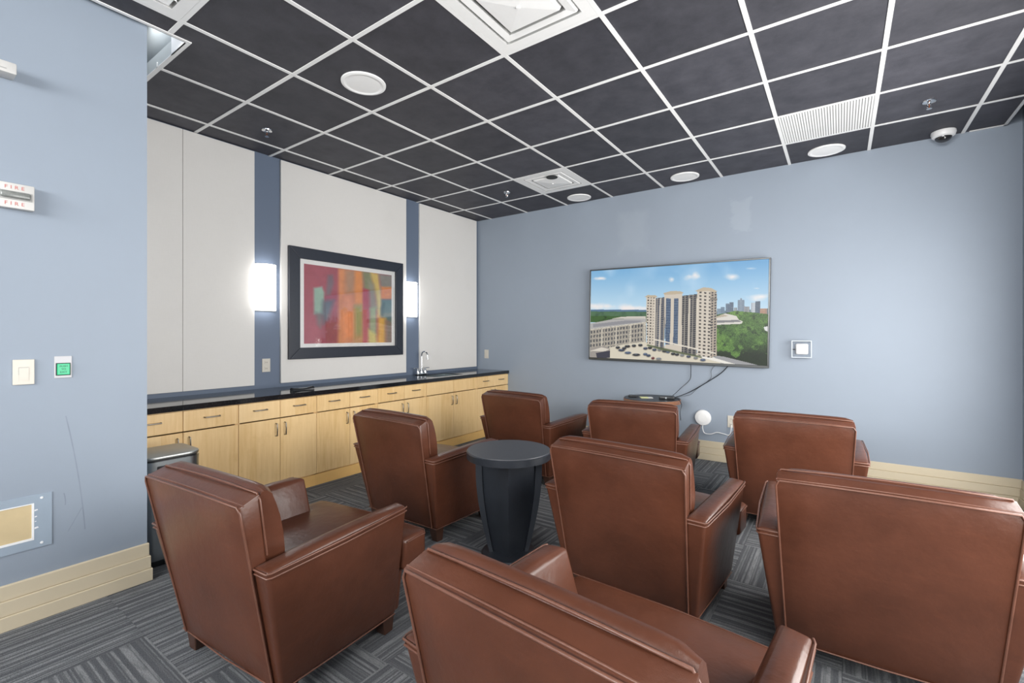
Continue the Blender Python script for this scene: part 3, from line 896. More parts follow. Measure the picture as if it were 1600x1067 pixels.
# ------------------------------------------------------------------ painted flat pictures
def homog(src, dst):
    A = []; b = []
    for (x, y), (u, v) in zip(src, dst):
        A += [[x, y, 1, 0, 0, 0, -u*x, -u*y], [0, 0, 0, x, y, 1, -v*x, -v*y]]; b += [u, v]
    h = np.linalg.solve(np.array(A, float), np.array(b, float))
    return np.append(h, 1).reshape(3, 3)
class Canvas:
    """a small painter: colours are laid on a grid of a print, in the print's own coordinates"""
    def __init__(s, w, h, corners):
        s.w, s.h = w, h; s.H = homog([(0, 0), (1, 0), (1, 1), (0, 1)], corners)
        U, V = np.meshgrid((np.arange(w)+.5)/w, (np.arange(h)+.5)/h)
        d = s.H[2, 0]*U+s.H[2, 1]*V+s.H[2, 2]
        s.X = (s.H[0, 0]*U+s.H[0, 1]*V+s.H[0, 2])/d; s.Y = (s.H[1, 0]*U+s.H[1, 1]*V+s.H[1, 2])/d
        s.U, s.V = U, V
        s.c = np.zeros((h, w, 3)); s.r = np.random.RandomState(3)
    def fill(s, mask, col):
        m = mask[..., None] if mask.dtype != bool else mask[..., None].astype(float)
        s.c = s.c*(1-m)+np.array(col, float)*m
    def poly(s, pts, soft=0):
        pts = np.array(pts, float); ins = np.zeros(s.X.shape, bool); dist = np.full(s.X.shape, 1e9)
        n = len(pts)
        for i in range(n):
            (x1, y1), (x2, y2) = pts[i], pts[(i+1) % n]
            cond = ((y1 > s.Y) != (y2 > s.Y))
            with np.errstate(divide='ignore', invalid='ignore'):
                xi = (x2-x1)*(s.Y-y1)/(y2-y1+1e-12)+x1
            ins ^= cond & (s.X < xi)
            if soft:
                dx, dy = x2-x1, y2-y1
                t = np.clip(((s.X-x1)*dx+(s.Y-y1)*dy)/(dx*dx+dy*dy+1e-9), 0, 1)
                dist = np.minimum(dist, np.hypot(s.X-x1-t*dx, s.Y-y1-t*dy))
        if not soft: return ins
        sd = np.where(ins, dist, -dist)
        return np.clip(sd/soft+.5, 0, 1)
    def P(s, pts, col, soft=0, op=1.0): s.fill(s.poly(pts, soft)*op if soft else s.poly(pts).astype(float)*op, col)
    def E(s, x, y, rx, ry, col, soft=.5, op=1.0):
        d = np.hypot((s.X-x)/rx, (s.Y-y)/ry); s.fill(np.clip((1-d)/soft+.0, 0, 1)*op, col)
    def noise(s, cell, seed):
        r = np.random.RandomState(seed); out = np.zeros((s.h, s.w))
        for o in range(3):
            n = max(2, int(s.w/(cell/2**o)))+2; m = max(2, int(s.h/(cell/2**o)))+2
            g = r.rand(m, n); yi = np.linspace(0, m-1.001, s.h); xi = np.linspace(0, n-1.001, s.w)
            y0 = yi.astype(int); x0 = xi.astype(int); fy = (yi-y0)[:, None]; fx = (xi-x0)[None]
            v = g[y0][:, x0]*(1-fy)*(1-fx)+g[y0+1][:, x0]*fy*(1-fx)+g[y0][:, x0+1]*(1-fy)*fx+g[y0+1][:, x0+1]*fy*fx
            out += v/2**o
        return out/1.75
    def mesh(s, name, origin, du, dv, mat, parent):
        w, h = s.w, s.h
        I, J = np.meshgrid(np.arange(w+1)/w, np.arange(h+1)/h)
        co = np.array(origin)[None, None]+I[..., None]*np.array(du)+J[..., None]*np.array(dv)
        idx = np.arange((w+1)*(h+1)).reshape(h+1, w+1)
        q = np.stack([idx[1:, :-1], idx[1:, 1:], idx[:-1, 1:], idx[:-1, :-1]], -1).reshape(-1, 4)
        me = bpy.data.meshes.new(name); me.vertices.add(len(idx.ravel())); me.vertices.foreach_set('co', co.reshape(-1, 3).ravel())
        me.loops.add(len(q)*4); me.loops.foreach_set('vertex_index', q.ravel().astype(np.int32))
        me.polygons.add(len(q)); me.polygons.foreach_set('loop_start', np.arange(0, len(q)*4, 4, dtype=np.int32))
        me.update(calc_edges=True)
        c = np.clip(s.c/255, 0, 1); c = np.where(c <= .04045, c/12.92, ((c+.055)/1.055)**2.4)
        fc = np.concatenate([c.reshape(-1, 3), np.ones((w*h, 1))], 1)
        at = me.color_attributes.new('Col', 'FLOAT_COLOR', 'CORNER')
        at.data.foreach_set('color', np.repeat(fc, 4, 0).ravel().astype(np.float32))
        me.materials.append(mat)
        o = bpy.data.objects.new(name, me); COL.objects.link(o); o.parent = parent
        return o

# ---- television
tv = thing('television', 'large flat television showing a tower block aerial view', 'television', (2.785, 0, 1.557))
TW, TH = 1.932, 1.086
roll = math.radians(.95)
tv.rotation_euler = (0, roll, 0)
bm = bmesh.new(); box(bm, -TW/2+.01, TW/2-.01, -.070, -.04, -TH/2+.01, TH/2-.01); bevel(bm, .004, 2); obj('housing', bm, M['black_plastic'], tv)
bm = bmesh.new(); box(bm, -.75, .75, -.04, -.022, -.42, .30); obj('back_cover', bm, M['black_plastic'], tv)
bm = bmesh.new(); box(bm, -.3, .3, -.022, -.001, -.2, .2); obj('wall_mount', bm, M['black_plastic'], tv)
bz = .015
for (x0, x1, z0, z1) in ((-TW/2, TW/2, TH/2-bz, TH/2), (-TW/2, TW/2, -TH/2, -TH/2+bz*1.7), (-TW/2, -TW/2+bz, -TH/2+bz*1.7, TH/2-bz), (TW/2-bz, TW/2, -TH/2+bz*1.7, TH/2-bz)):
    bm = bmesh.new(); box(bm, x0, x1, -.078, -.035, z0, z1); bevel(bm, .0025, 1); obj('bezel', bm, M['tv_frame'], tv)
cv = Canvas(440, 244, [(924.5, 425.5), (1200.5, 406), (1200, 571), (927, 560.5)])
X, Y = cv.X, cv.Y
k = np.clip((Y-410)/78, 0, 1)[..., None]
cv.c = np.array([104, 160, 204])*(1-k)+np.array([186, 212, 228])*k
nz = cv.noise(60, 5); nf = cv.noise(9, 8); nm = cv.noise(22, 11); npix = cv.r.rand(cv.h, cv.w)
cloud = np.clip((nz-.50)*3, 0, 1)*.35; cv.fill(cloud*(Y < 486), (214, 228, 240))
def cl(x, y, rx, ry, op=.95): cv.fill(np.clip((1-np.hypot((X-x)/rx, (Y-y)/ry))*1.1+(cv.noise(26, 21)-.5)*2.2, 0, 1)*op*np.clip((1.35-np.hypot((X-x)/rx, (Y-y)/ry))*2, 0, 1), (232, 225, 222))
for a in ((1080, 434, 17, 6), (1087, 431, 9, 6), (1051, 438, 6, 5), (1146, 434, 15, 6), (1190, 465, 26, 7), (1182, 452, 10, 3), (940, 437, 12, 3), (950, 481, 44, 6), (1172, 421, 9, 2, .5), (990, 484, 30, 4)): cl(*a)
cv.fill((Y > 486-.02*(X-925)*0)*(X < 1015)*(Y < 492)*1.0, (84, 112, 140))
cv.fill(((Y > 489)*(X < 1015)*(Y < 506)).astype(float), (60, 92, 48))
cv.fill(((Y > 489)*(X < 1015)*(Y < 506))*np.clip((nf-.45)*3, 0, 1), (34, 58, 30))
cv.fill(((Y > 489)*(X < 1015)*(Y < 496))*.35, (110, 140, 140))
cv.P([(925, 508), (960, 501), (1013, 499), (1013, 507), (925, 517)], (168, 166, 164))
cv.P([(930, 509), (980, 503), (1010, 503), (1000, 506), (930, 514)], (138, 138, 142))
cv.P([(960, 500), (975, 497), (1012, 496), (1012, 500)], (196, 190, 180))
F = [(925, 517), (1013, 505), (1014, 540), (975, 548), (927, 556)]
mk = cv.poly(F); cv.fill(mk, (170, 163, 150))
fy = (Y-(517-.136*(X-925)))
cv.fill(mk*((fy % 7) > 2.8)*(((X*1.0) % 4.6) > 2.1), (86, 86, 88))
cv.fill(mk*(fy < 1.6), (206, 198, 182)); cv.fill(mk*((X % 22) > 19.5), (200, 192, 176)); cv.fill(mk*(npix > .8)*.6, (70, 72, 78))
# parking deck and cars
cv.P([(926, 561), (926, 553), (975, 541), (1010, 536), (1075, 548), (1165, 571), (1165, 575), (926, 575)], (206, 198, 180))
cv.P([(926, 562), (926, 546), (948, 543), (958, 547), (956, 562)], (150, 144, 138)); cv.P([(926, 551), (945, 545), (957, 548), (950, 551)], (205, 198, 186)); cv.P([(936, 554), (958, 550), (958, 561), (938, 562)], (60, 60, 72))
rs = np.random.RandomState(4)
cars = [(976, 549, 6), (986, 553, 6), (999, 556, 7), (985, 543, 5), (995, 542, 4), (1005, 541, 4), (1013, 546, 4), (1020, 545, 4), (1027, 548, 4), (1035, 548, 4), (1043, 550, 5), (1048, 551, 4), (1056, 554, 4), (1062, 555, 4), (1070, 556, 4), (1080, 558, 4), (1091, 560, 4), (1102, 563, 5), (1013, 555, 4), (1018, 557, 4), (1034, 562, 5), (1025, 561, 3), (970, 545, 4), (980, 546, 4)]
cols = [(36, 38, 44), (30, 30, 34), (52, 60, 82), (96, 36, 36), (120, 122, 124), (44, 46, 52), (70, 84, 110)]
for i, (x, y, r) in enumerate(cars):
    c = cols[rs.randint(len(cols))]
    cv.E(x, y+1, r*1.1, 2.6, (70, 66, 60), .6, .7); cv.E(x, y, r, 2.3, c, .4); cv.E(x-.5, y-1, r*.5, .9, (150, 160, 170), .5, .6)
# right-hand side: skyline, roofs, trees
cv.P([(1120, 488), (1202, 483), (1202, 500), (1120, 500)], (92, 116, 124))
for (x0, x1, y0, c) in ((1122, 1128, 484, (120, 140, 156)), (1128, 1134, 481, (104, 126, 146)), (1135, 1141, 476, (92, 110, 128)), (1141, 1147, 473.5, (84, 100, 118)), (1148, 1153, 482, (150, 156, 158)), (1154, 1164, 470, (120, 136, 152)), (1157, 1160, 467, (140, 156, 170)), (1164, 1172, 480, (150, 150, 150)), (1174, 1181, 474, (196, 202, 208)), (1181, 1188, 472, (76, 92, 108)), (1188, 1199, 483, (178, 132, 104))):
    m = (X > x0)*(X < x1)*(Y > y0)*(Y < 495); cv.fill(m*1.0, c); cv.fill(m*((X % 2.4) > 1.4)*.45, (60, 74, 92)); cv.fill(m*((Y % 2.2) > 1.4)*.25, (200, 205, 210))
tm = cv.poly([(1118, 494), (1150, 487), (1175, 489), (1203, 492), (1203, 573), (1165, 568), (1120, 557)])
cv.fill(tm, (62, 96, 42))
cv.fill(tm*np.clip((nm-.50)*4, 0, 1), (96, 134, 60)); cv.fill(tm*np.clip((.46-nf)*5, 0, 1), (30, 54, 24)); cv.fill(tm*(npix > .78)*.45, (128, 168, 84)); cv.fill(tm*(npix < .2)*.5, (24, 44, 20))
cv.fill(tm*np.clip((Y-532)/22, 0, 1)*(nm < .58)*.85, (20, 32, 20))
cv.P([(1118, 497), (1135, 491), (1152, 495), (1156, 501), (1162, 503), (1160, 507), (1118, 509)], (206, 202, 194)); cv.P([(1118, 502), (1155, 501), (1160, 504), (1118, 506)], (120, 120, 122)); cv.P([(1120, 496), (1132, 492.5), (1140, 495), (1122, 498)], (176, 164, 144))
cv.P([(1194, 512), (1201, 510), (1201, 519), (1196, 517)], (214, 214, 214))
cv.P([(1120, 556), (1135, 558), (1185, 570), (1185, 574), (1140, 574), (1120, 562)], (150, 150, 152)); cv.P([(1100, 556), (1120, 560), (1155, 570), (1145, 571), (1098, 559)], (226, 222, 214))
# the tower itself
STONE = (198, 188, 174)
def bay(pts, base=STONE): cv.P(pts, base); return cv.poly(pts)
def wins(m, px, wx, py, wy, col, x0=0, sl=0.0, y0=0): cv.fill(m*(((X-x0) % px) < wx)*(((Y-y0-sl*(X-x0)) % py) < wy)*1.0, col)
m = bay([(1024, 468), (1042, 466), (1042, 548), (1024, 543)], (150, 144, 136)); wins(m, 5.5, 3.9, 2.9, 2.3, (56, 64, 82), 1025, .1)
m = bay([(1012, 466), (1027, 464.5), (1028, 542), (1015, 539)]); wins(m, 4.6, 2.3, 4.4, 2.1, (70, 66, 64), 1014, .08, 470)
m = bay([(1066, 464), (1092, 461), (1092, 558), (1066, 551)], (142, 136, 128)); wins(m, 6.2, 4.6, 3.0, 2.4, (48, 50, 58), 1067, .1)
m = bay([(1040, 461), (1068, 459), (1069, 553), (1044, 548)])
for (a, b_) in ((1043, 1050.5), (1055.5, 1062.5)):
    mm = m*(X > a)*(X < b_)*(Y > 468)*(Y < 540); cv.fill(mm*1.0, (74, 92, 118)); cv.fill(mm*((Y % 4) < 1.3)*.6, (120, 134, 150)); cv.fill(mm*(npix > .7)*.5, (40, 50, 66))
m = bay([(1091, 456), (1111, 453.5), (1114, 560), (1093, 556)]); wins(m, 7.2, 3.4, 5.45, 2.7, (72, 68, 66), 1094.6, .1, 457)
m = bay([(1111, 454), (1121, 458), (1123, 557), (1114, 560)], (168, 156, 142)); wins(m, 5, 2.8, 4.2, 2.6, (62, 60, 62), 1113, -.2)
for (pts) in ([(1009, 466), (1014, 463), (1026, 463), (1030, 465.5), (1026, 467)], [(1038, 460), (1050, 456.5), (1064, 456.5), (1070, 459), (1066, 461), (1041, 462.5)], [(1088, 456), (1100, 450.5), (1112, 451.5), (1122, 456.5), (1118, 458.5), (1108, 456), (1091, 457.5)]):
    cv.P(pts, (182, 168, 146))
cv.P([(1111, 467), (1122, 468), (1122, 471), (1111, 470)], (120, 112, 104))
for (a, b_) in ((1024, 1026), (1033, 1035), (1078, 1081), (1090, 1093)): cv.fill((X > a)*(X < b_)*(Y > 468)*(Y < 546)*.8, (212, 202, 186))
cv.P([(1026, 531), (1122, 552), (1122, 554), (1026, 533)], (216, 208, 194)); cv.P([(1016, 540), (1044, 546), (1100, 558), (1100, 560), (1040, 549), (1015, 542)], (84, 92, 66), 2)
cv.mesh('screen', (-TW/2+bz, -.0712, TH/2-bz), (TW-2*bz, 0, 0), (0, 0, -(TH-2.7*bz)), M['screen'], tv)

# ---- framed abstract print
pic = thing('framed_picture', 'framed abstract print in reds and oranges with navy frame above the counter', 'picture', (0.022, -2.1585, 1.634))
PW, PH = 1.405, 1.085
def rail(pts2, name='frame_rail'):
    bm = bmesh.new()
    A = [bm.verts.new((.0, y, z)) for y, z in pts2]; C_ = [bm.verts.new((.032, y, z)) for y, z in pts2]
    for k in range(4): bm.faces.new((A[k], A[(k+1) % 4], C_[(k+1) % 4], C_[k]))
    bm.faces.new(A[::-1]); bm.faces.new(C_); bevel(bm, .003, 2)
    obj(name, bm, M['frame_navy'], pic)
fw = .110; hw, hh = PW/2, PH/2; g = .0006
rail([(-hw, -hh), (-hw, hh), (-hw+fw, hh-fw), (-hw+fw, -hh+fw)]); rail([(hw, -hh), (hw-fw, -hh+fw), (hw-fw, hh-fw), (hw, hh)])
rail([(-hw+g, hh), (hw-g, hh), (hw-fw-g, hh-fw), (-hw+fw+g, hh-fw)]); rail([(-hw+g, -hh), (-hw+fw+g, -hh+fw), (hw-fw-g, -hh+fw), (hw-g, -hh)])
obj('mat_board', B(.002, .010, -hw+fw-.004, hw-fw+.004, -hh+fw-.004, hh-fw+.004), M['mat_board'], pic)
obj('glass', B(.017, .019, -hw+fw, hw-fw, -hh+fw, hh-fw), M['glass'], pic)
ca = Canvas(240, 174, [(215, 200), (878, 290), (878, 803), (215, 808)])
X, Y = ca.X, ca.Y
ca.c[:] = (164, 72, 84); n1 = ca.noise(40, 2)
def S(pts, col, soft=14, op=.95): ca.P(pts, col, soft*1.7, op)
ca.fill(np.clip((n1-.4)*2, 0, 1)*.5, (150, 58, 76))
S([(340, 560), (480, 590), (480, 815), (365, 815)], (146, 40, 58), 40, .8)
S([(205, 560), (345, 640), (360, 815), (205, 815)], (172, 84, 96), 50, .6)
S([(395, 290), (432, 285), (440, 350), (412, 440), (378, 440)], (112, 96, 104), 16, .85)
S([(288, 385), (350, 375), (368, 420), (362, 585), (290, 585)], (146, 180, 160), 12)
S([(300, 570), (360, 580), (340, 690), (318, 660)], (106, 110, 108), 22, .8)
S([(355, 480), (440, 480), (400, 620), (360, 660), (346, 560)], (86, 102, 112), 24, .85)
S([(475, 230), (665, 260), (665, 815), (470, 815)], (204, 128, 74), 16)
S([(525, 245), (610, 250), (590, 420), (530, 430)], (170, 136, 106), 30, .8)
S([(600, 255), (655, 260), (655, 540), (600, 500)], (222, 140, 56), 16)
S([(478, 250), (520, 240), (510, 430), (486, 480)], (216, 140, 80), 14, .8)
S([(500, 560), (590, 560), (590, 760), (510, 790)], (226, 132, 62), 30)
S([(515, 440), (580, 450), (585, 560), (520, 570)], (214, 134, 90), 26, .8)
S([(597, 520), (655, 515), (655, 760), (600, 770)], (150, 146, 70), 22)
S([(590, 740), (660, 740), (660, 815), (585, 815)], (178, 130, 60), 24, .7)
S([(655, 255), (730, 265), (745, 420), (670, 400)], (126, 132, 84), 18)
S([(660, 390), (712, 400), (715, 560), (700, 690), (700, 815), (662, 815)], (176, 52, 66), 10)
S([(715, 265), (780, 275), (800, 480), (800, 600), (775, 600), (755, 450)], (214, 186, 84), 16)
S([(770, 400), (800, 400), (800, 600), (775, 610)], (206, 190, 132), 18, .8)
S([(700, 330), (745, 360), (770, 540), (715, 560)], (146, 142, 120), 20, .85)
S([(778, 278), (885, 290), (885, 390), (800, 400)], (132, 130, 116), 18)
S([(800, 376), (885, 380), (885, 474), (800, 472)], (222, 136, 58), 10)
S([(800, 474), (885, 476), (885, 660), (800, 610)], (84, 112, 108), 12)
S([(795, 540), (825, 500), (810, 615), (796, 605)], (44, 62, 62), 14, .7)
S([(775, 600), (835, 620), (835, 815), (770, 815)], (224, 170, 52), 18)
S([(832, 640), (885, 640), (885, 815), (835, 815)], (116, 104, 88), 26)
S([(712, 540), (762, 530), (762, 745), (708, 750)], (150, 164, 124), 14)
S([(700, 700), (760, 740), (770, 815), (700, 815)], (208, 196, 112), 16)
ca.c *= (1+(ca.noise(10, 9)-.5)*.12)[..., None]
ca.mesh('print', (.0105, -.543, .3885), (0, 1.086, 0), (0, 0, -.783), M['print'], pic)

# ------------------------------------------------------------------ wall sconces
def sconce(y, label):
    t = thing('wall_sconce', label, 'wall lamp', (0.0, y, 1.757), group='lit wall sconces beside the framed picture')
    r = .098; d = .085; hh = .215
    obj('back_plate', B(.0, .012, -r-.004, r+.004, -hh, hh), M['tv_frame'], t)
    def arc(z0, z1, k, name, mat):
        bm = bmesh.new(); A = []; C_ = []
        for i in range(17):
            a = PI*i/16; x = .0125+d*k*math.sin(a); yy = r*k*math.cos(a)
            A.append(bm.verts.new((x, yy, z0))); C_.append(bm.verts.new((x, yy, z1)))
        n = len(A)
        for i in range(n): bm.faces.new((A[i], A[(i+1) % n], C_[(i+1) % n], C_[i]))
        bm.faces.new(A[::-1]); bm.faces.new(C_); obj(name, bm, mat, t, .6)
    arc(-hh+.006, hh-.006, .985, 'frosted_shade', M['sconce_glass'])
    arc(hh-.032, hh-.028, 1.0, 'shade_band', M['nickel']); arc(-hh+.028, -hh+.032, 1.0, 'shade_band', M['nickel'])
    return t
sconce(-3.071, 'lit frosted sconce on the blue stripe left of the framed picture')
sconce(-1.318, 'lit frosted sconce on the blue stripe right of the framed picture')

# ------------------------------------------------------------------ small wall fittings
def plate_x(x, y, z, w, h, name, label, cat, mat, d=.006):
    t = thing(name, label, cat, (x, y, z)); obj('cover_plate', B(0, d, -w/2, w/2, -h/2, h/2, bev=.002), mat, t); return t
def plate_y(x, z, w, h, name, label, cat, mat, d=.006):
    t = thing(name, label, cat, (x, 0, z)); obj('cover_plate', B(-w/2, w/2, -d, 0, -h/2, h/2, bev=.002), mat, t); return t
t = plate_x(0, -3.053, 1.046, .074, .122, 'outlet', 'ivory power outlet on the blue stripe below the left sconce', 'outlet', M['ivory'])
for dz in (-.028, .028):
    bm = bmesh.new(); box(bm, .006, .009, -.016, .016, dz-.014, dz+.014); bevel(bm, .004, 2); f = obj('socket', bm, M['ivory'], t)
    for dy in (-.006, .006): obj('slot', B(.0088, .0095, dy-.0012, dy+.0012, dz-.006, dz+.005), M['slot'], f)
t = plate_y(.17, 1.053, .074, .122, 'light_switch', 'ivory switch plate on the television wall near the corner', 'switch', M['ivory'])
obj('toggle', B(-.016, .016, -.010, -.006, -.033, .033, bev=.002), M['ivory'], t)
t = plate_y(3.395, .428, .074, .122, 'outlet', 'ivory power outlet low on the television wall behind an armchair', 'outlet', M['ivory'])
for dz in (-.028, .028):
    f = obj('socket', B(-.016, .016, -.009, -.006, dz-.014, dz+.014, bev=.003), M['ivory'], t)
    for dx in (-.006, .006): obj('slot', B(dx-.0012, dx+.0012, -.0095, -.0088, dz-.006, dz+.005), M['slot'], f)
# partition wall: switch, exit button, strobe, sensor, access plate
t = plate_x(PX, -4.791, 1.153, .070, .115, 'light_switch', 'ivory rocker switch on the partition wall left of the green button', 'switch', M['ivory'], .008)
bm = bmesh.new(); box(bm, .008, .0095, -.016, .016, -.038, .022); obj('rocker', bm, M['ivory'], t)
obj('rocker_gap', B(.0080, .0100, -.0155, .0155, .0205, .0225), M['greyslot'], t)
obj('rocker_gap', B(.0080, .0098, -.0170, -.0160, -.012, .0215), M['greyslot'], t)
t = plate_x(PX, -4.658, 1.169, .063, .105, 'exit_button', 'steel wall plate with a lit green push button', 'button', M['plate_grey'], .004)
obj('button_frame', B(.004, .007, -.026, .026, -.040, .020, bev=.001), M['slot'], t)
gb = obj('button', B(.007, .012, -.0225, .0225, -.0365, .0165, bev=.002), M['green_lit'], t)
def text(body, size, parent, loc, rot, mat, name='lettering', ext=.0004, space=1.0):
    cu = bpy.data.curves.new(name, 'FONT'); cu.body = body; cu.size = size; cu.align_x = 'CENTER'; cu.align_y = 'CENTER'; cu.extrude = ext; cu.space_character = space
    tmp = bpy.data.objects.new(name, cu); COL.objects.link(tmp)
    bpy.context.view_layer.update()
    me = bpy.data.meshes.new_from_object(tmp.evaluated_get(bpy.context.evaluated_depsgraph_get()))
    bpy.data.objects.remove(tmp); me.materials.clear(); me.materials.append(mat)
    o = bpy.data.objects.new(name, me); COL.objects.link(o); o.parent = parent; o.location = loc; o.rotation_euler = rot
    return o
RXW = (PI/2, 0, PI/2)
for s_, dz in (('PUSH', .004), ('TO', -.010), ('EXIT', -.024)):
    text(s_, .012, t, (.0125, 0, dz), RXW, M['dark_print'])
t = thing('fire_strobe', 'white fire alarm strobe with red lettering on the partition wall', 'alarm', (PX, -4.825, 1.947))
obj('housing', B(0, .042, -.064, .064, -.056, .056, bev=.004), M['strobe_white'], t, .6)
obj('lens', B(.042, .060, -.045, .050, -.012, .016, bev=.006), M['strobe_lens'], t, .8)
obj('lens_surround', B(.0415, .045, -.052, .056, -.018, .020, bev=.001), M['greyslot'], t)
for dz in (.036, -.036): text('FIRE', .022, t, (.0424, 0, dz), RXW, M['red_print'], space=1.7)
t = thing('motion_sensor', 'white box sensor high on the partition wall at the left edge', 'sensor', (PX, -4.885, 2.497))
obj('housing', B(0, .085, -.062, .062, -.024, .026, bev=.006), M['strobe_white'], t, .6)
obj('vent_slot', B(.0845, .0858, -.03, .03, -.010, -.006), M['greyslot'], t)
t = thing('access_plate', 'blue painted steel plate with a tan board opening low on the partition wall', 'wall plate', (PX, -4.90, .456))
pw0, pw1 = -.24, .203
bm = bmesh.new()
box(bm, 0, .004, pw0, pw1, .086, .123); box(bm, 0, .004, pw0, pw1, -.124, -.084); box(bm, 0, .004, .143, pw1, -.084, .086)
obj('plate', bm, M['patch_grey'], t)
obj('tan_board', B(.0005, .0025, pw0, .142, -.083, .085), M['tan_board'], t)
bm = bmesh.new(); box(bm, .0005, .0048, pw0, .143, -.084, -.074); box(bm, .0005, .0048, .135, .143, -.074, .085); box(bm, .0005, .0046, pw0, .143, .082, .0865)
obj('plaster_edge', bm, M['plaster'], t)
for (y, z) in ((.168, .105), (.168, -.105), (.03, .105)):
    bm = bmesh.new(); lathe(bm, [(.006, .004), (.005, .0055)], (0, y, z), 10, 'x'); obj('screw', bm, M['plaster'], t)
for (y, z, a, b_) in ((.150, .052, .006, .004), (.149, .022, .004, .003), (.151, -.03, .007, .005), (.148, .0, .003, .002)):
    bm = bmesh.new(); hexa(bm, [(.004, y-a, z-b_), (.004, y+a, z-b_*.3), (.004, y+a*.6, z+b_), (.004, y-a, z+b_*.7)]+[(.0048, y-a, z-b_), (.0048, y+a, z-b_*.3), (.0048, y+a*.6, z+b_), (.0048, y-a, z+b_*.7)])
    obj('paint_chip', bm, M['plaster'], t)
# thermostat inside a clear lock box
t = thing('thermostat', 'white thermostat inside a clear lock box right of the television', 'thermostat', (4.015, 0, 1.19))
obj('body', B(-.052, .052, -.03, 0, -.052, .052, bev=.016, seg=3), M['white_plastic'], t, .6)
obj('display', B(-.030, .030, -.0315, -.0295, -.030, .030, bev=.001), simple('pale_lcd', (.66, .74, .76), .3), t)
bm = bmesh.new(); a = .082; d = .062
box(bm, -a, a, -d, -d+.003, -a, a); box(bm, -a, -a+.003, -d+.003, 0, -a, a); box(bm, a-.003, a, -d+.003, 0, -a, a)
box(bm, -a+.003, a-.003, -d+.003, 0, -a, -a+.003); box(bm, -a+.003, a-.003, -d+.003, 0, a-.003, a)
obj('clear_cover', bm, M['acrylic'], t)
bm = bmesh.new()
for q in ((-a, a, -a, -a+.008), (-a, a, a-.008, a), (-a, -a+.008, -a+.008, a-.008), (a-.008, a, -a+.008, a-.008)): box(bm, q[0], q[1], -d-.004, -d+.001, q[2], q[3])
obj('cover_edge', bm, M['frosted_edge'], t)
obj('lock', B(-a-.004, -a+.03, -.035, -.028, -.008, 0), M['slot'], t)
# round router with its cable
t = thing('router', 'round white wifi puck on the wall between two armchairs', 'router', (3.118, 0, .444))
bm = bmesh.new(); lathe(bm, [(.060, .0), (.078, .006), (.083, .016), (.078, .028), (.055, .034), (.001, .035)], (0, 0, 0), 40, 'y'); obj('body', bm, M['white_plastic'], t, .7)
bm = bmesh.new(); lathe(bm, [(.044, .0340), (.044, .0352), (.041, .0352)], (0, 0, 0), 36, 'y'); obj('ring', bm, M['white'], t, .6)
cable('cable', [(3.118, -.018, .372), (3.118, -.03, .33), (3.14, -.035, .285), (3.20, -.035, .282), (3.26, -.03, .305), (3.32, -.025, .298), (3.375, -.02, .29), (3.395, -.03, .34), (3.395, -.014, .395)], .0042, M['white_plastic'], 'white cable curling from the round router to the low outlet')

# ------------------------------------------------------------------ ceiling fittings
def cell(i, j): return (xs[i]+xs[i+1])/2, (ys[j]+ys[j+1])/2
def square_ring(bm, r0, z0, r1, z1):
    """thin sloping square ring between half-size r0 at z0 and r1 at z1"""
    A = [bm.verts.new((sx*r0, sy*r0, z0)) for sx, sy in ((-1, -1), (1, -1), (1, 1), (-1, 1))]
    C_ = [bm.verts.new((sx*r1, sy*r1, z1)) for sx, sy in ((-1, -1), (1, -1), (1, 1), (-1, 1))]
    for k in range(4): bm.faces.new((A[k], A[(k+1) % 4], C_[(k+1) % 4], C_[k]))
def diffuser(i, j, label, open_throat=False):
    x, y = cell(i, j)
    t = thing('ceiling_vent', label, 'vent', (x, y, H), group='square white ceiling diffusers')
    h = .2915
    bm = bmesh.new()
    def sring(r0, z0, r1, z1):
        square_ring(bm, r0, z0, r1, z1)
    sring(h, .0, .235, .0); sring(.235, 0, .262, .07); sring(h, 0, h, .012)
    obj('frame', bm, M['white'], t)
    bm = bmesh.new(); square_ring(bm, .215, -.002, .175, .002); square_ring(bm, .215, -.002, .235, .045); square_ring(bm, .175, .002, .20, .05); obj('cone', bm, M['white'], t)
    bm = bmesh.new(); square_ring(bm, .150, -.004, .001, -.016); square_ring(bm, .150, -.004, .168, .045); obj('centre_cone', bm, M['white'], t)
    bm = bmesh.new(); box(bm, -.262, .262, -.262, .262, .072, .076); obj('throat', bm, M['greyslot'], t)
    bm = bmesh.new(); lathe(bm, [(.012, -.016), (.010, -.021), (.002, -.022)], (0, 0, 0), 14); obj('screw', bm, M['white'], t, .6)
    return t
diffuser(*VENT1, 'large white square ceiling diffuser at the top centre edge of the photo')
diffuser(*VENT3, 'white square ceiling diffuser at the top left, over the partition')
t = diffuser(*VENT2, 'small-looking white square ceiling diffuser near the far corner of the room')
bm = bmesh.new(); lathe(bm, [(.060, -.0130), (.060, -.0090)], (.085, -.165, 0), 24); obj('dark_hole_disc', bm, M['slot'], t, .6)  # dark disc laid below the cones, painting in a shaded hole
x, y = cell(*LOUV)
t = thing('return_grille', 'white ribbed return air panel in the ceiling near the television wall', 'grille', (x, y, H))
obj('panel', B(-.292, .292, -.292, .292, .006, .010), M['greyslot'], t)
bm = bmesh.new()
for k in range(34):
    xx = -.283+.566*k/33; box(bm, xx-.0060, xx+.0060, -.287, .287, -.002, .006)
tag(obj('ribs', bm, M['white'], t), kind='stuff')
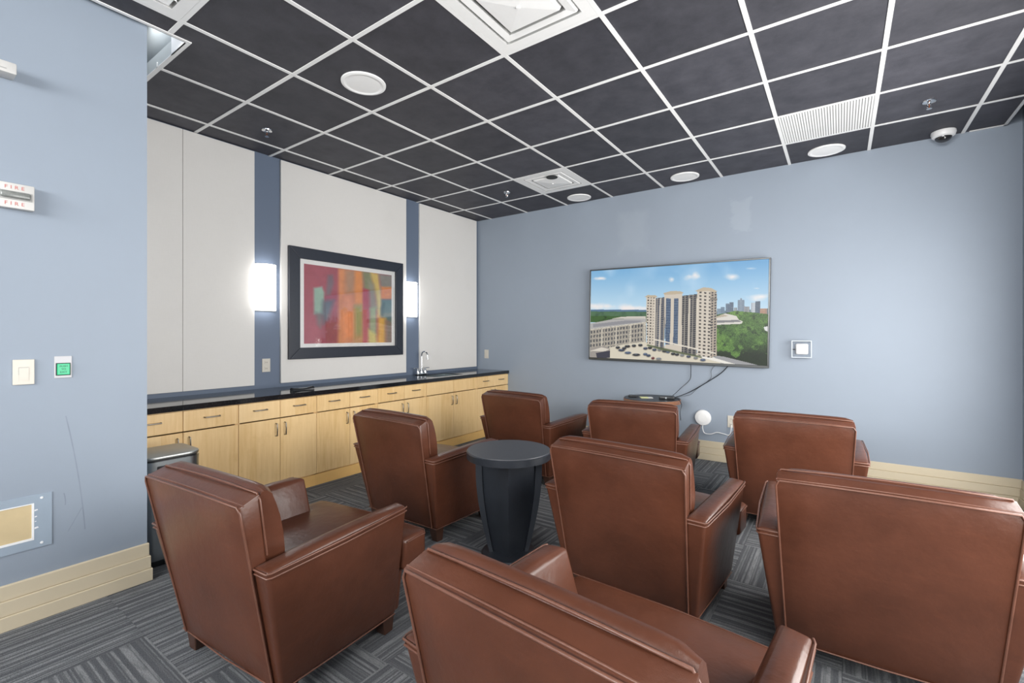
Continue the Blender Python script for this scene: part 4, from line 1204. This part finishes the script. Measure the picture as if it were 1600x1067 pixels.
for (x, y, lab) in ((1.752, -3.305, 'nearest round white ceiling speaker, above the cabinets'), (1.748, -.207, 'round white ceiling speaker next to the far square diffuser'), (2.987, -.233, 'round white ceiling speaker above the television'), (4.212, -.214, 'round white ceiling speaker beside the ribbed grille')):
    t = thing('ceiling_speaker', lab, 'speaker', (x, y, H), group='round white ceiling speakers')
    bm = bmesh.new(); lathe(bm, [(.142, .0045), (.141, -.003), (.124, -.006), (.120, -.0035)], (0, 0, 0), 48); obj('trim_ring', bm, M['bright_white'], t, .6)
    bm = bmesh.new(); lathe(bm, [(.1205, -.003), (.08, -.0045), (.001, -.005)], (0, 0, 0), 48); obj('grille', bm, M['bright_white'], t, .6)
for (x, y, lab) in ((.53, -3.315, 'small sprinkler head above the near end of the cabinets'), (1.156, -.871, 'small sprinkler head left of the far square diffuser'), (4.829, -.848, 'small sprinkler head with copper bulb near the dome camera')):
    t = thing('sprinkler', lab, 'sprinkler', (x, y, H), group='ceiling sprinkler heads')
    bm = bmesh.new(); lathe(bm, [(.040, .004), (.038, -.003), (.018, -.010)], (0, 0, 0), 24); obj('escutcheon', bm, M['chrome'], t, .7)
    bm = bmesh.new(); lathe(bm, [(.008, -.008), (.008, -.022)], (0, 0, 0), 12)
    for s in (-1, 1): tube(bm, [(s*.007, 0, -.02), (s*.014, 0, -.032), (s*.003, 0, -.045)], .0025, 6)
    lathe(bm, [(.016, -.047), (.016, -.050)], (0, 0, 0), 16); obj('frame', bm, M['chrome'], t, .8)
    bm = bmesh.new(); lathe(bm, [(.003, -.021), (.004, -.033), (.003, -.044)], (0, 0, 0), 10); obj('bulb', bm, M['brass'], t, .8)
t = thing('dome_camera', 'white dome security camera hanging at the ceiling edge on the right', 'camera', (5.0, -.125, H))
bm = bmesh.new(); lathe(bm, [(.078, .004), (.080, -.012), (.072, -.036), (.058, -.044), (.054, -.044)], (0, 0, 0), 36); obj('housing', bm, M['white_plastic'], t, .7)
bm = bmesh.new(); lathe(bm, [(.054, -.042)]+[(.054*math.cos(a), -.044-.040*math.sin(a)) for a in [PI/2*k/8 for k in range(1, 8)]]+[(.001, -.084)], (0, 0, 0), 32); obj('dome', bm, M['lens_dark'], t, .9)
